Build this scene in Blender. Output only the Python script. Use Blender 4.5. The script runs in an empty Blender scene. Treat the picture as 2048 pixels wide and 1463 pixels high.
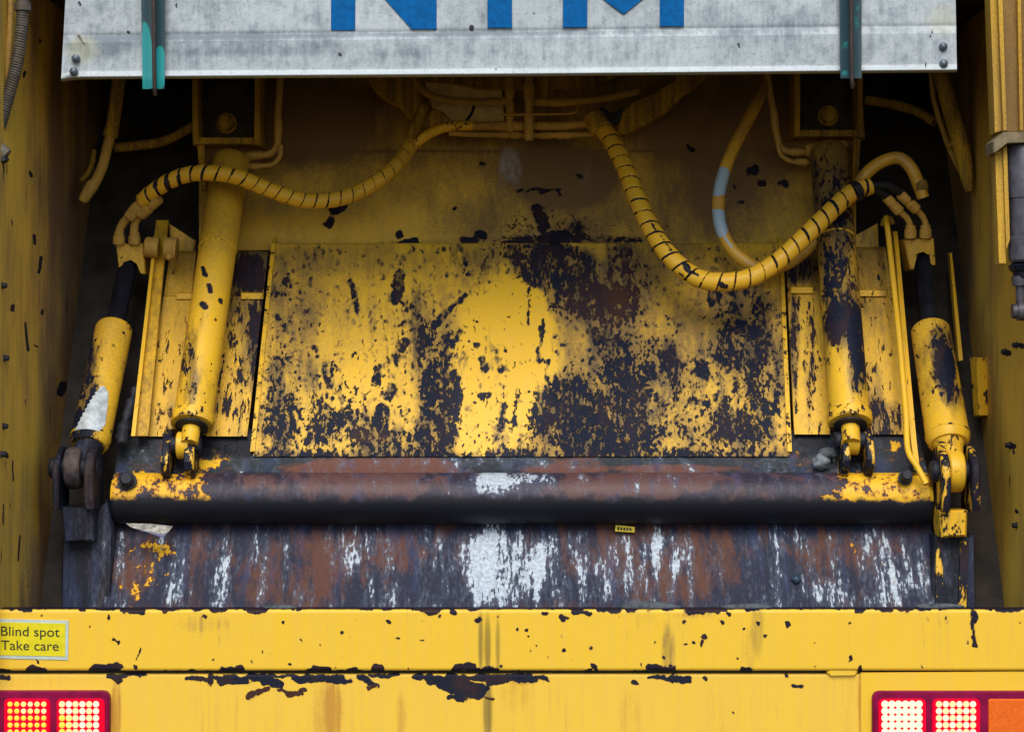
import bpy, math, random
import numpy as np
from mathutils import Vector
R = math.radians
scene = bpy.context.scene
COL = scene.collection
random.seed(7); rng = np.random.default_rng(7)

# ------------------------------------------------------------------ camera, sky, sun, exposure
D = 5.0                       # metres from the lens to the face of the sill
K = 2.4 / 2048                # metres per photograph pixel on that face
ZC = 1.60                     # lens height
cam_data = bpy.data.cameras.new('camera')
cam = bpy.data.objects.new('camera', cam_data); COL.objects.link(cam)
cam.location = (0, -D, ZC); cam.rotation_euler = (R(90), 0, 0)
cam_data.sensor_width = 36; cam_data.lens = 36 * D / 2.4
cam_data.clip_end = 500
scene.camera = cam
SUN_EL = 46
world = bpy.data.worlds.new('World'); scene.world = world; world.use_nodes = True
wn = world.node_tree.nodes; wl = world.node_tree.links
sky = wn.new('ShaderNodeTexSky'); sky.sky_type = 'NISHITA'; sky.sun_disc = False
sky.sun_elevation = R(SUN_EL); sky.sun_rotation = R(180)
wl.new(sky.outputs[0], wn['Background'].inputs[0]); wn['Background'].inputs[1].default_value = 0.105
sd = bpy.data.lights.new('sun', 'SUN'); sd.energy = 1.65; sd.angle = R(38); sd.color = (1.0, 0.94, 0.84)
sun = bpy.data.objects.new('sun', sd); COL.objects.link(sun)
sun.rotation_euler = (R(90 - SUN_EL), 0, 0); sun.location = (0, -6, 6)
vs = scene.view_settings
vs.view_transform = 'Standard'; vs.look = 'None'; vs.gamma = 1.0; vs.exposure = 0.80
scene.render.engine = 'CYCLES'
scene.cycles.use_denoising = True
scene.cycles.max_bounces = 10; scene.cycles.diffuse_bounces = 8

# ------------------------------------------------------------------ places
def P(px, py, d):
    """point at depth d (m behind the sill face) on the sight line of a photograph pixel"""
    s = (D + d) / D
    return np.stack(np.broadcast_arrays((px - 1024.0) * K * s, d + 0.0 * px, ZC - (py - 731.5) * K * s), -1)
def proj(v):
    v = np.asarray(v, float); q = D / (D + v[..., 1])
    return 1024 + v[..., 0] * q / K, 731.5 - (v[..., 2] - ZC) * q / K
def dpl(py):
    """depth of the inclined plane on which the packing mechanism slides"""
    q = 0.8562 + (py - 487.0) * (0.0529 / 418)
    return D / q - D
def PL(px, py, off=0.0):
    px = np.asarray(px, float); py = np.asarray(py, float)
    return P(px, py, dpl(py) - off)
def V3(a): return np.asarray(a, float)

# ------------------------------------------------------------------ objects
def thing(name, label, cat, loc, group=None):
    o = bpy.data.objects.new(name, None); COL.objects.link(o)
    o.empty_display_size = 0.05
    o.location = [float(c) for c in loc]
    o['label'] = label; o['category'] = cat
    if group: o['group'] = group
    return o
def root_loc(o):
    while o.parent is not None: o = o.parent
    return np.array(o.location)
def mk(name, verts, faces, mat, parent, attrs=None, smooth=True, sharp=None, label=None):
    base = root_loc(parent)
    me = bpy.data.meshes.new(name)
    me.from_pydata((np.asarray(verts, float) - base).tolist(), [], [list(map(int, f)) for f in faces])
    if attrs:
        for k, a in attrs.items():
            at = me.attributes.new(k, 'FLOAT', 'POINT'); at.data.foreach_set('value', np.ascontiguousarray(a, dtype=np.float32).ravel())
    me.materials.append(mat)
    me.validate(); me.update()
    if smooth:
        me.polygons.foreach_set('use_smooth', [True] * len(me.polygons))
        try: me.set_sharp_from_angle(angle=R(sharp if sharp else 40))
        except Exception: pass
    o = bpy.data.objects.new(name, me); COL.objects.link(o); o.parent = parent
    if label: o['label'] = label
    return o
def grid_faces(nu, nv):
    i = np.arange(nu - 1)[:, None]; j = np.arange(nv - 1)[None, :]
    a = (i * nv + j).ravel()
    return np.stack([a, a + nv, a + nv + 1, a + 1], -1)
def slab(name, pts, back, mat, parent, attr=None, label=None, sharp=35, flat=False):
    """pts (nu,nv,3) front sheet, closed by a rim and a back offset by the vector `back`"""
    nu, nv, _ = pts.shape
    v = pts.reshape(-1, 3); g = grid_faces(nu, nv); N = len(v)
    ring = [i * nv for i in range(nu)] + [(nu - 1) * nv + j for j in range(1, nv)] + \
           [i * nv + nv - 1 for i in range(nu - 2, -1, -1)] + [j for j in range(nv - 2, 0, -1)]
    f = g[:, ::-1].tolist(); m = len(ring)
    if not flat: f += (g + N).tolist()
    for k in range(m):
        a, b = ring[k], ring[(k + 1) % m]
        f.append([N + k, N + (k + 1) % m, b, a][::-1] if flat else [a, b, N + b, N + a])
    if flat: f.append([N + k for k in range(m)])
    allv = np.concatenate([v, (v[ring] if flat else v) + V3(back)])
    attrs = None
    if attr:
        px, py = proj(allv); attrs = {k: fn(px, py) for k, fn in attr.items()}
    return mk(name, allv, f, mat, parent, attrs, True, sharp, label)
def sheet(corners, nu, nv):
    """bilinear grid between the corners TL, TR, BL, BR (3-D points)"""
    tl, tr, bl, br = [V3(c) for c in corners]
    u = np.linspace(0, 1, nu)[:, None, None]; w = np.linspace(0, 1, nv)[None, :, None]
    return (tl * (1 - u) + tr * u) * (1 - w) + (bl * (1 - u) + br * u) * w
def pgrid(xl0, xr0, xl1, xr1, y0, y1, step, dfun):
    """grid in photograph pixels (edges at top xl0..xr0 and bottom xl1..xr1) set on the surface d = dfun(px, py)"""
    nu = max(2, int(abs(xr1 - xl1) / step)); nv = max(2, int(abs(y1 - y0) / step))
    u = np.linspace(0, 1, nu)[:, None]; w = np.linspace(0, 1, nv)[None, :]
    px = (xl0 * (1 - u) + xr0 * u) * (1 - w) + (xl1 * (1 - u) + xr1 * u) * w
    py = y0 + (y1 - y0) * w + 0 * u
    return P(px, py, dfun(px, py))
def frame_of(t):
    t = t / np.linalg.norm(t)
    up = V3((0, 0, 1)) if abs(t[2]) < 0.95 else V3((0, 1, 0))
    a = np.cross(t, up); a /= np.linalg.norm(a)
    return a, np.cross(a, t)
def lathe(name, p0, p1, prof, mat, parent, seg=28, attr=None, sharp=32, label=None):
    """solid of revolution along p0->p1; prof = [(t, radius)] with t in 0..1"""
    p0, p1 = V3(p0), V3(p1); ax = p1 - p0; a, b = frame_of(ax)
    th = np.linspace(0, 2 * np.pi, seg, endpoint=False)
    rings = [p0 + ax * t + r * (np.cos(th)[:, None] * a + np.sin(th)[:, None] * b) for t, r in prof]
    v = np.concatenate(rings); n = len(prof); f = []
    for i in range(n - 1):
        for j in range(seg):
            k = (j + 1) % seg
            f.append((i * seg + j, i * seg + k, (i + 1) * seg + k, (i + 1) * seg + j))
    f.append([j for j in range(seg)][::-1]); f.append([(n - 1) * seg + j for j in range(seg)])
    attrs = None
    if attr:
        px, py = proj(v); attrs = {k: fn(px, py) for k, fn in attr.items()}
    return mk(name, v, f, mat, parent, attrs, True, sharp, label)
def barrel_prof(r, n, r1=None, bev=0.02):
    r1 = r if r1 is None else r1
    return [(0, r * 0.9)] + [(bev * 0.4, r * .97)] + [(t, r + (r1 - r) * t) for t in np.linspace(bev, 1 - bev, n)] + [(1, r1 * 0.94)]
def spline(pts, step):
    """Catmull-Rom through 3-D points, resampled every `step` metres"""
    p = V3(pts); p = np.concatenate([[2 * p[0] - p[1]], p, [2 * p[-1] - p[-2]]])
    out = []
    for i in range(1, len(p) - 2):
        t = np.linspace(0, 1, 24, endpoint=False)[:, None]
        a, b, c, d = p[i - 1], p[i], p[i + 1], p[i + 2]
        out.append(0.5 * ((2 * b) + (-a + c) * t + (2 * a - 5 * b + 4 * c - d) * t ** 2 + (-a + 3 * b - 3 * c + d) * t ** 3))
    out.append(p[-2][None]); q = np.concatenate(out)
    s = np.concatenate([[0], np.cumsum(np.linalg.norm(np.diff(q, axis=0), axis=1))])
    n = max(4, int(s[-1] / step)); u = np.linspace(0, s[-1], n)
    return np.stack([np.interp(u, s, q[:, k]) for k in range(3)], -1), u
def tube(name, pts, r, mat, parent, seg=14, step=0.012, spiral=None, rfun=None, attr=None, label=None, smoothpath=True):
    if smoothpath: c, s = spline(pts, step)
    else:
        c = V3(pts); s = np.concatenate([[0], np.cumsum(np.linalg.norm(np.diff(c, axis=0), axis=1))])
    n = len(c); t = np.gradient(c, axis=0); t /= np.linalg.norm(t, axis=1)[:, None]
    a, b = frame_of(t[0]); A = [a]
    for i in range(1, n):
        a = A[-1] - t[i] * np.dot(A[-1], t[i]); A.append(a / np.linalg.norm(a))
    A = np.array(A); B = np.cross(A, t)
    th = np.linspace(0, 2 * np.pi, seg, endpoint=False)
    rr = np.full((n, seg), float(r)); gap = np.zeros((n, seg))
    if rfun is not None: rr = rr * rfun(s / s[-1])[:, None]
    if spiral:
        pitch, gfun = spiral
        ph = (s[:, None] / pitch - th[None, :] / (2 * np.pi)) % 1.0
        g = gfun(s / s[-1])[:, None]
        dist = np.minimum(ph, 1 - ph) * pitch            # metres from the middle of the gap
        turn = np.floor(s[:, None] / pitch - th[None, :] / (2 * np.pi) + .5).astype(int)
        hw = g * 0.5 * np.random.default_rng(3).uniform(.35, 1.5, 400)[turn % 400]
        gap = np.clip((hw - dist) / 0.0012 + 0.5, 0, 1)
        rr = rr * (1 - 0.14 * gap) * (1 + .075 * (ph - .5))
    v = (c[:, None, :] + rr[..., None] * (np.cos(th)[None, :, None] * A[:, None, :] + np.sin(th)[None, :, None] * B[:, None, :])).reshape(-1, 3)
    f = []
    for i in range(n - 1):
        for j in range(seg):
            k = (j + 1) % seg
            f.append((i * seg + j, i * seg + k, (i + 1) * seg + k, (i + 1) * seg + j))
    f.append(list(range(seg))[::-1]); f.append([(n - 1) * seg + j for j in range(seg)])
    px, py = proj(v); attrs = {'gap': gap.ravel()}
    if attr: attrs.update({k: fn(px, py) for k, fn in attr.items()})
    return mk(name, v, f, mat, parent, attrs, True, 60, label)
def prism(name, poly, vec, mat, parent, bev=0.0, attr=None, label=None, sharp=30):
    """polygon (3-D points, in order) pushed along vec, its two rims bevelled by bev"""
    p = V3(poly); vec = V3(vec); c = p.mean(0); n = len(p); L = np.linalg.norm(vec); w = vec / L
    def inset(q):
        e = c - q; l = np.linalg.norm(e, axis=1)[:, None]; return q + e / l * np.minimum(bev, l * .5)
    if bev > 0: rings = [inset(p), p + w * bev, p + vec - w * bev, inset(p) + vec]
    else: rings = [p, p + vec]
    v = np.concatenate(rings); f = []
    for i in range(len(rings) - 1):
        for j in range(n):
            k = (j + 1) % n; f.append((i * n + j, i * n + k, (i + 1) * n + k, (i + 1) * n + j))
    f.append(list(range(n))[::-1]); f.append([(len(rings) - 1) * n + j for j in range(n)])
    attrs = None
    if attr:
        px, py = proj(v); attrs = {k: fn(px, py) for k, fn in attr.items()}
    return mk(name, v, f, mat, parent, attrs, True, sharp, label)
def px_prism(name, pxs, d, thick, mat, parent, bev=0.003, **kw):
    """outline given in photograph pixels at depth d, pushed `thick` metres away"""
    dd = (lambda y: d(y)) if callable(d) else (lambda y: d)
    return prism(name, [P(float(x), float(y), dd(float(y))) for x, y in pxs], (0, thick, 0), mat, parent, bev, **kw)
def bolt(name, c, axis, r, h, mat, parent, seg=6):
    c = V3(c); axis = V3(axis) / np.linalg.norm(axis)
    return lathe(name, c, c + axis * h, [(0, r * 1.35), (.18, r * 1.35), (.2, r), (.85, r), (1, r * .8)], mat, parent, seg=seg * 2, sharp=20)
def rounded(cx, cy, hw, hh, r, n=5):
    out = []
    for sx, sy, a0 in ((1, -1, -90), (1, 1, 0), (-1, 1, 90), (-1, -1, 180)):
        for i in range(n):
            a = R(a0 + 90 * i / (n - 1)); out.append((cx + sx * (hw - r) + r * math.cos(a), cy + sy * (hh - r) + r * math.sin(a)))
    return out

# ------------------------------------------------------------------ fields of wear, drawn on the surfaces
def blobs(lst):
    def fn(px, py):
        out = np.zeros_like(px)
        for cx, cy, rx, ry, amp in lst:
            s = np.sqrt(((px - cx) / rx) ** 2 + ((py - cy) / ry) ** 2)
            c = np.clip((1.4 - s) / 0.8, 0, 1); out = out + amp * c * c * (3 - 2 * c)
        return out
    return fn
def vnoise(px, py, sc, seed, octv=3):
    out = np.zeros_like(px, dtype=float); amp = 1.0; tot = 0
    for o in range(octv):
        tab = np.random.default_rng(seed + o).random((97, 97)); x = px / sc + 13.7 * o + 500; y = py / sc + 7.3 * o + 500
        i = np.floor(x).astype(int); j = np.floor(y).astype(int); u = x - i; w = y - j; u = u * u * (3 - 2 * u); w = w * w * (3 - 2 * w)
        T = lambda a, b: tab[a % 97, b % 97]
        out = out + amp * ((T(i, j) * (1 - u) + T(i + 1, j) * u) * (1 - w) + (T(i, j + 1) * (1 - u) + T(i + 1, j + 1) * u) * w)
        tot += amp; amp *= .55; sc = sc / 2.1
    return out / tot - .5
def strokes(lst, soft=5.0, warp=0.0, wsc=22.0):
    def fn(px, py):
        if warp:
            px, py = px + warp * 2 * vnoise(px, py, wsc, 5), py + warp * 2 * vnoise(px, py, wsc, 55)
        out = np.zeros_like(px)
        for x0, y0, x1, y1, r in lst:
            dx, dy = x1 - x0, y1 - y0; L = dx * dx + dy * dy + 1e-9
            t = np.clip(((px - x0) * dx + (py - y0) * dy) / L, 0, 1)
            dist = np.hypot(px - x0 - t * dx, py - y0 - t * dy)
            out = np.maximum(out, np.clip(0.5 + (r - dist) / (2 * soft), 0, 1))
        return out
    return fn
def fsum(*fs): return lambda px, py: sum(f(px, py) for f in fs)
def fmax(*fs):
    def fn(px, py):
        o = fs[0](px, py)
        for f in fs[1:]: o = np.maximum(o, f(px, py))
        return o
    return fn
def const(c): return lambda px, py: np.full_like(px, float(c))
def rampy(y0, y1, a, b): return lambda px, py: a + (b - a) * np.clip((py - y0) / (y1 - y0), 0, 1)
def rampx(x0, x1, a, b): return lambda px, py: a + (b - a) * np.clip((px - x0) / (x1 - x0), 0, 1)

# ------------------------------------------------------------------ materials
class NT:
    def __init__(s, name):
        s.m = bpy.data.materials.new(name); s.m.use_nodes = True
        s.t = s.m.node_tree; s.b = s.t.nodes['Principled BSDF']
        s.co = s.t.nodes.new('ShaderNodeTexCoord').outputs['Object']
    def put(s, sock, v):
        if hasattr(v, 'is_output'): s.t.links.new(v, sock)
        elif isinstance(v, (tuple, list)) and len(v) == 3 and len(sock.default_value) == 4: sock.default_value = (*v, 1)
        else: sock.default_value = v
    def math(s, op, a, b=0.0, clamp=False):
        n = s.t.nodes.new('ShaderNodeMath'); n.operation = op; n.use_clamp = clamp
        s.put(n.inputs[0], a); s.put(n.inputs[1], b); return n.outputs[0]
    def add(s, a, b): return s.math('ADD', a, b)
    def mul(s, a, b): return s.math('MULTIPLY', a, b)
    def sub(s, a, b): return s.math('SUBTRACT', a, b)
    def attr(s, name):
        n = s.t.nodes.new('ShaderNodeAttribute'); n.attribute_name = name; return n.outputs['Fac']
    def map(s, scale, loc=(0, 0, 0)):
        n = s.t.nodes.new('ShaderNodeMapping'); n.inputs['Scale'].default_value = scale; n.inputs['Location'].default_value = loc
        s.t.links.new(s.co, n.inputs[0]); return n.outputs[0]
    def noise(s, scale, detail=5, rough=.6, vec=None, dist=0.0):
        n = s.t.nodes.new('ShaderNodeTexNoise'); s.put(n.inputs['Vector'], s.co if vec is None else vec)
        n.inputs['Scale'].default_value = scale; n.inputs['Detail'].default_value = detail
        n.inputs['Roughness'].default_value = rough; n.inputs['Distortion'].default_value = dist
        return n.outputs['Fac']
    def step(s, x, lo, hi, a=0.0, b=1.0):
        n = s.t.nodes.new('ShaderNodeMapRange'); n.interpolation_type = 'SMOOTHSTEP'
        s.put(n.inputs['Value'], x); n.inputs['From Min'].default_value = lo; n.inputs['From Max'].default_value = hi
        n.inputs['To Min'].default_value = a; n.inputs['To Max'].default_value = b; return n.outputs[0]
    def mix(s, f, a, b):
        n = s.t.nodes.new('ShaderNodeMix'); n.data_type = 'RGBA'; n.clamp_factor = True
        s.put(n.inputs[0], f); s.put(n.inputs[6], a); s.put(n.inputs[7], b); return n.outputs[2]
    def bump(s, h, strength=.5, dist=.002):
        n = s.t.nodes.new('ShaderNodeBump'); n.inputs['Strength'].default_value = strength; n.inputs['Distance'].default_value = dist
        s.put(n.inputs['Height'], h); return n.outputs[0]
    def out(s, **kw):
        for k, v in kw.items(): s.put(s.b.inputs[k.replace('_', ' ')], v)
        return s.m
YEL = (0.79, 0.455, 0.020)
NAVY = (0.006, 0.009, 0.022)
RUST = (0.055, 0.022, 0.014)
GRIME = (0.075, 0.046, 0.026)
_cache = {}
def paint(name='yellow_paint', base=YEL, wear=.08, A=2.0, fs=34, st=(1, 1, .6), dirt=.15, dirtcol=GRIME, streak=.12, rustmix=.0,
          rough=.42, under=NAVY, dspread=.9, wk=1.0, spec=.3, rd=.62, fine=.06, urust=.55):
    if name in _cache: return _cache[name]
    t = NT(name)
    v1 = t.map(st, (rng.random() * 9, rng.random() * 9, rng.random() * 9))
    n = t.add(t.mul(t.noise(fs, 7, rd, v1, .6), .75), t.mul(t.noise(fs * 3.6, 4, .65, v1), .25))
    aw = t.attr('wear'); w = t.add(t.add(t.mul(aw, wk), wear), t.mul(t.attr('gap'), 3.0))
    v = t.add(w, t.mul(t.sub(n, .5), A))
    mask = t.step(v, .47, .54)
    if wk > 1.05:
        nf = t.noise(fs * 2.6, 5, .62, t.map((st[0], st[1], st[2] * 1.2), (3.1, 7.7, rng.random() * 5)), .4)
        mf = t.step(t.add(t.add(t.mul(aw, wk * .8), wear + fine), t.mul(t.sub(nf, .5), A * .95)), .46, .56)
        mask = t.math('MAXIMUM', mask, mf)
    halo = t.step(v, .30, .50, 0, .45)
    film = t.noise(5, 5, .6, v1); speck = t.noise(160, 3, .7)
    strk = t.noise(1, 4, .6, t.map((70, 70, 2.2)))
    dd = t.add(t.add(t.attr('dirt'), dirt), t.add(t.mul(t.sub(film, .5), dspread), t.add(t.mul(t.sub(speck, .5), .7), t.add(t.mul(t.step(t.add(t.mul(aw, wk), t.mul(t.sub(film, .5), 1.5)), .1, .9), .38 * (wk > 1)), t.mul(t.sub(strk, .5), streak * 8)))))
    dd = t.step(dd, 0, 1, 0, .93)
    pale = tuple(min(1, c * .95 + .016) for c in base)
    col = t.mix(t.step(strk, .35, .65), base, pale)
    col = t.mix(dd, col, dirtcol)
    if wk > 1.3:
        sm = t.step(t.add(t.add(t.mul(aw, wk), wear + .28), t.mul(t.sub(t.noise(fs * .45, 6, .68, t.map((st[0], st[1], st[2] * .5), (2, 5, 1))), .5), A * .9)), .15, 1.1, 0, .72)
        col = t.mix(sm, col, (.036, .030, .026))
    col = t.mix(t.mul(t.attr('soot'), t.step(strk, .25, .7, .5, 1)), col, (.105, .080, .022))
    col = t.mix(t.mul(t.attr('pale'), t.step(t.add(film, t.mul(strk, .6)), .6, 1.05)), col, (.42, .42, .47))  # pale smears, a painted glint among them
    col = t.mix(halo, col, (0.16, 0.075, 0.022))
    un = t.mix(t.add(t.step(t.noise(14, 5, .6, v1), .45, .68, 0, urust), t.add(t.mul(t.attr('rust'), .7), rustmix)), under, RUST)
    un = t.mix(t.step(speck, .45, .8, 0, .5), un, (.035, .042, .065)); col = t.mix(mask, col, un)
    h = t.add(t.sub(1.0, mask), t.mul(speck, .12))
    return _cache.setdefault(name, t.out(Base_Color=col, Roughness=t.add(rough, t.add(t.mul(dd, .25), t.mul(mask, .08))), Normal=t.bump(h, 1.0, .0022), Specular_IOR_Level=t.step(mask, 0, 1, spec, .14)))
def steel(name, dark=(0.016, 0.018, 0.030), rust=(0.085, 0.036, 0.026), rb=.5, st=(1, 1, .3), wA=2.6, white=(.50, .57, .64), fs=26, rough=.5, yel=YEL, metal=.0, yA=2.4, rs=12, spec=.18):
    """bare scraped steel: rust over dark scale, pale scraped or dried patches (attr white), paint remains (attr yel), grease (attr wear)"""
    if name in _cache: return _cache[name]
    t = NT(name)
    v1 = t.map(st, (rng.random() * 9, 0, rng.random() * 9)); v2 = t.map((1, 1, .75), (3, rng.random() * 9, 1)); v3 = t.map((1, st[1] * .45, st[2] * .38), (1, 8, rng.random() * 9))
    big = t.noise(9, 6, .62, v1); fine = t.noise(120, 4, .65)
    big2 = t.noise(rs, 6, .65, v1, .5)
    r = t.step(t.add(t.add(t.attr('rust'), rb), t.mul(t.sub(t.add(t.mul(big2, .7), t.mul(t.noise(50, 5, .65, v1), .3)), .5), 3.2)), .2, .8)
    col = t.mix(r, dark, rust)
    col = t.mix(t.step(t.noise(22, 4, .6, v3), .52, .7, 0, .55), col, (0.028, 0.045, 0.115))
    col = t.mix(t.step(fine, .5, .75, 0, .35), col, (0.10, 0.085, 0.085))
    n = t.add(t.mul(t.noise(fs, 7, .66, v3), .65), t.mul(t.noise(fs * 4, 4, .6, v1), .35))
    vw = t.add(t.attr('white'), t.mul(t.sub(n, .5), wA)); mw = t.step(vw, .42, .60)
    col = t.mix(t.step(vw, -.1, .7, 0, .55), col, (.12, .145, .20))
    col = t.mix(mw, col, t.mix(t.step(fine, .35, .65), white, tuple(c * .62 for c in white)))
    n2 = t.add(t.mul(t.noise(32, 6, .6, v2), .7), t.mul(t.noise(120, 4, .6, v2), .3))
    vy = t.add(t.attr('yel'), t.mul(t.sub(n2, .5), yA)); my = t.step(vy, .48, .54)
    col = t.mix(my, col, t.mix(t.step(vy, .5, .75), (yel[0] * .55, yel[1] * .38, yel[2]), yel))
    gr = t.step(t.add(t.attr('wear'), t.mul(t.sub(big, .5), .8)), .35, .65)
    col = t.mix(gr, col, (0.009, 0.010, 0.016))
    h = t.add(t.add(t.mul(my, .8), t.mul(mw, .25)), t.add(t.mul(fine, .25), t.mul(big, .5)))
    return _cache.setdefault(name, t.out(Base_Color=col, Roughness=t.add(rough, t.mul(fine, .2)), Metallic=metal, Normal=t.bump(h, .8, .003), Specular_IOR_Level=spec))
def plain(name, col, rough=.5, metal=0.0, var=.35, sc=40, bump=.2, emit=None, es=0.0, spec=.3):
    if name in _cache: return _cache[name]
    t = NT(name); n = t.noise(sc, 5, .65)
    kw = dict(Base_Color=t.mix(t.step(n, .3, .7), tuple(c * (1 - var) for c in col), tuple(min(1, c * (1 + var * .6)) for c in col)),
              Roughness=t.add(rough - .1, t.mul(n, .2)), Metallic=metal, Normal=t.bump(n, bump, .001), Specular_IOR_Level=spec)
    if emit: kw.update(Emission_Color=emit, Emission_Strength=es)
    return _cache.setdefault(name, t.out(**kw))

M_wall = paint('wall_paint', base=(.72, .44, .05), wear=-.06, fs=20, st=(1, 1, .35), dirt=.46, streak=.06, dirtcol=(0.165, 0.098, 0.066), rough=.6, spec=.2, dspread=1.6)
M_panel = paint('panel_paint', wear=-.66, A=6.0, fs=46, st=(1, .3, .42), dirt=.04, streak=.05, rough=.40, dirtcol=(.19, .115, .036), wk=1.9, rd=.7, spec=.3, urust=.2, fine=.0)
M_strip = paint('strip_paint', wear=-.10, A=4.2, fs=34, st=(1, .2, .26), dirt=.20, streak=.05, rustmix=.15, wk=1.5, rd=.68, dirtcol=(.15, .092, .036))
M_back = paint('back_wall_paint', base=(.72, .43, .05), wear=-.15, A=2.6, fs=30, st=(1, 1, .8), dirt=.34, streak=.06, dirtcol=(.145, .088, .048), rustmix=.1, rough=.65, rd=.66, spec=.2, wk=1.2)
M_sill = paint('sill_paint', base=(.79, .485, .030), wear=-.34, A=2.6, fs=60, st=(1, 1, 1), dirt=-.12, streak=.06, dirtcol=(.36, .21, .05), under=(.012, .009, .018), rough=.42, dspread=.7, wk=1.25, fine=-.5)
M_low = paint('lower_panel_paint', base=(.79, .495, .046), wear=-.36, A=2.4, fs=60, st=(1, 1, 1), dirt=-.04, streak=.12, dirtcol=(.50, .24, .03), under=(.009, .012, .024), rough=.42, dspread=.8, wk=1.25, fine=-.5)
M_ram = paint('ram_paint', wear=-.16, A=4.2, fs=34, st=(1, .35, .42), dirt=.12, streak=.03, rough=.4, dirtcol=(.13, .082, .032), wk=2.0, rd=.68, fine=.02)
M_chip = paint('chipped_paint', wear=.22, A=4.2, fs=40, st=(1, 1, .6), dirt=.15, rough=.45, rustmix=.1, rd=.68)
M_lug = paint('lug_paint', wear=.66, A=4.0, fs=30, st=(1, 1, .4), dirt=.05, rough=.4, rustmix=.0, rd=.6, under=(.010, .012, .024))
M_channel = paint('channel_paint', wear=-.25, A=3.6, fs=34, st=(1, 1, .2), dirt=.50, rough=.5, dirtcol=(.16, .10, .045), streak=.08)
M_grimy = paint('grimy_paint', wear=.0, A=2.6, fs=30, dirt=.62, rough=.65, dirtcol=(.062, .040, .028), spec=.15)
M_hose = paint('hose_paint', base=(.76, .42, .020), wear=-.26, A=2.6, fs=40, st=(1, 1, 1), dirt=.02, streak=.0, rough=.42, dirtcol=(.20, .10, .025), under=(.012, .013, .02))
M_pipe = paint('pipe_paint', base=(.62, .36, .055), wear=-.10, A=3.2, fs=50, dirt=.40, streak=.0, rough=.55, dirtcol=(.13, .08, .036), spec=.2)
M_black = plain('black_grime_and_shade', (0.014, 0.016, 0.026), .6, 0, .5, 60, .5)
M_shade = plain('recess_shade', (0.034, 0.028, 0.024), .8, 0, .5, 15, .4)  # deep shade of the recess put into the colour
M_arm = steel('arm_steel', dark=(.010, .011, .020), rust=(.040, .022, .018), rb=.2, fs=30, wA=3.4)
M_blade = steel('blade_steel', dark=(.013, .016, .036), rust=(.095, .036, .022), rb=.34, rs=22, wA=4.8, fs=38, st=(1, .3, .42), yA=3.4)
M_tube = steel('tube_steel', dark=(.026, .020, .036), rust=(.105, .048, .044), rb=.36, rs=20, rough=.40, spec=.28, st=(1, 1, .6), fs=40, wA=4.2, yA=2.6)
M_flange = steel('flange_steel', dark=(.020, .026, .032), rust=(.13, .052, .035), rb=.28, st=(.6, 1, .9), fs=30, wA=3.6, yA=3.2)
M_dark = plain('box_shade_brown', (.045, .032, .024), .8, 0, .5, 30, .4)
M_rod = plain('dark_rod', (0.012, 0.014, 0.024), .35, .3, .5, 30, .1)
M_rubber = plain('black_rubber', (0.014, 0.015, 0.02), .5, 0, .4, 80, .2)

# ================================================================== the truck: hopper, walls, sill
truck = thing('refuse_truck', 'yellow refuse truck seen from behind with its hopper open, paint worn and greasy', 'truck', (0, 0, 0.4))
XL, XR = -1.203, 1.257
ZT = ZC + 0.95
def wall_attr(side):
    def dirt(px, py):
        sm = .55 * vnoise(px * 2.2, py * .35, 60, 17) + .25 * vnoise(px * 3, py * .2, 20, 29)
        u = (px if side < 0 else 2048 - px)
        return sm + np.interp(u, [-200, 40, 85, 110, 150, 260], [-.25, -.22, .02, .30, .30, .42]) * (1 if side < 0 else .75) + np.interp(py, [0, 500, 900, 1250], [.10, .02, .02, .42]) * (u > 40)
    return dirt
wl_chips = strokes([(82, 515, 78, 545, 4), (50, 645, 56, 700, 3), (25, 612, 24, 620, 4), (125, 770, 122, 785, 9), (68, 470, 70, 488, 3), (85, 620, 84, 628, 3),
                    (50, 145, 48, 152, 3), (80, 80, 81, 84, 3), (40, 1070, 36, 1120, 2), (10, 905, 14, 912, 4), (60, 345, 63, 352, 3), (70, 690, 75, 694, 3)], 3)
wr_chips = strokes([(2020, 890, 2026, 892, 7), (2032, 1020, 2034, 1024, 4), (2008, 704, 2018, 706, 6), (2040, 690, 2044, 692, 5), (2026, 900, 2028, 906, 3)], 3)
def scr(x0, x1, seed):
    r = np.random.default_rng(seed)
    f = strokes([(x, y, x + r.normal(0, 2), y + l, w) for x, y, l, w in zip(r.uniform(x0, x1, 80), r.uniform(100, 1210, 80), r.choice([1, 4, 12, 40], 80), r.choice([.2, .5, 1.0], 80))], 2.4, 1, 20)
    return lambda px, py: .85 * f(px, py)
zb = ZC - 0.70
def wall_sheet(X, x2):
    y = np.linspace(-0.06, 1.45, 300)[:, None]; z = np.linspace(ZT, zb, 320)[None, :]
    return np.stack([np.full((300, 320), X), y + 0 * z, z + 0 * y], -1)
slab('side_wall', wall_sheet(XL, 0), (-.05, 0, 0), M_wall, truck, {'dirt': wall_attr(-1), 'wear': fmax(wl_chips, scr(-60, 200, 8))}, flat=True)
slab('side_wall', wall_sheet(XR, 0)[::-1], (.05, 0, 0), M_wall, truck, {'dirt': wall_attr(1), 'wear': fmax(wr_chips, scr(1900, 2100, 9))}, flat=True)
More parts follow.
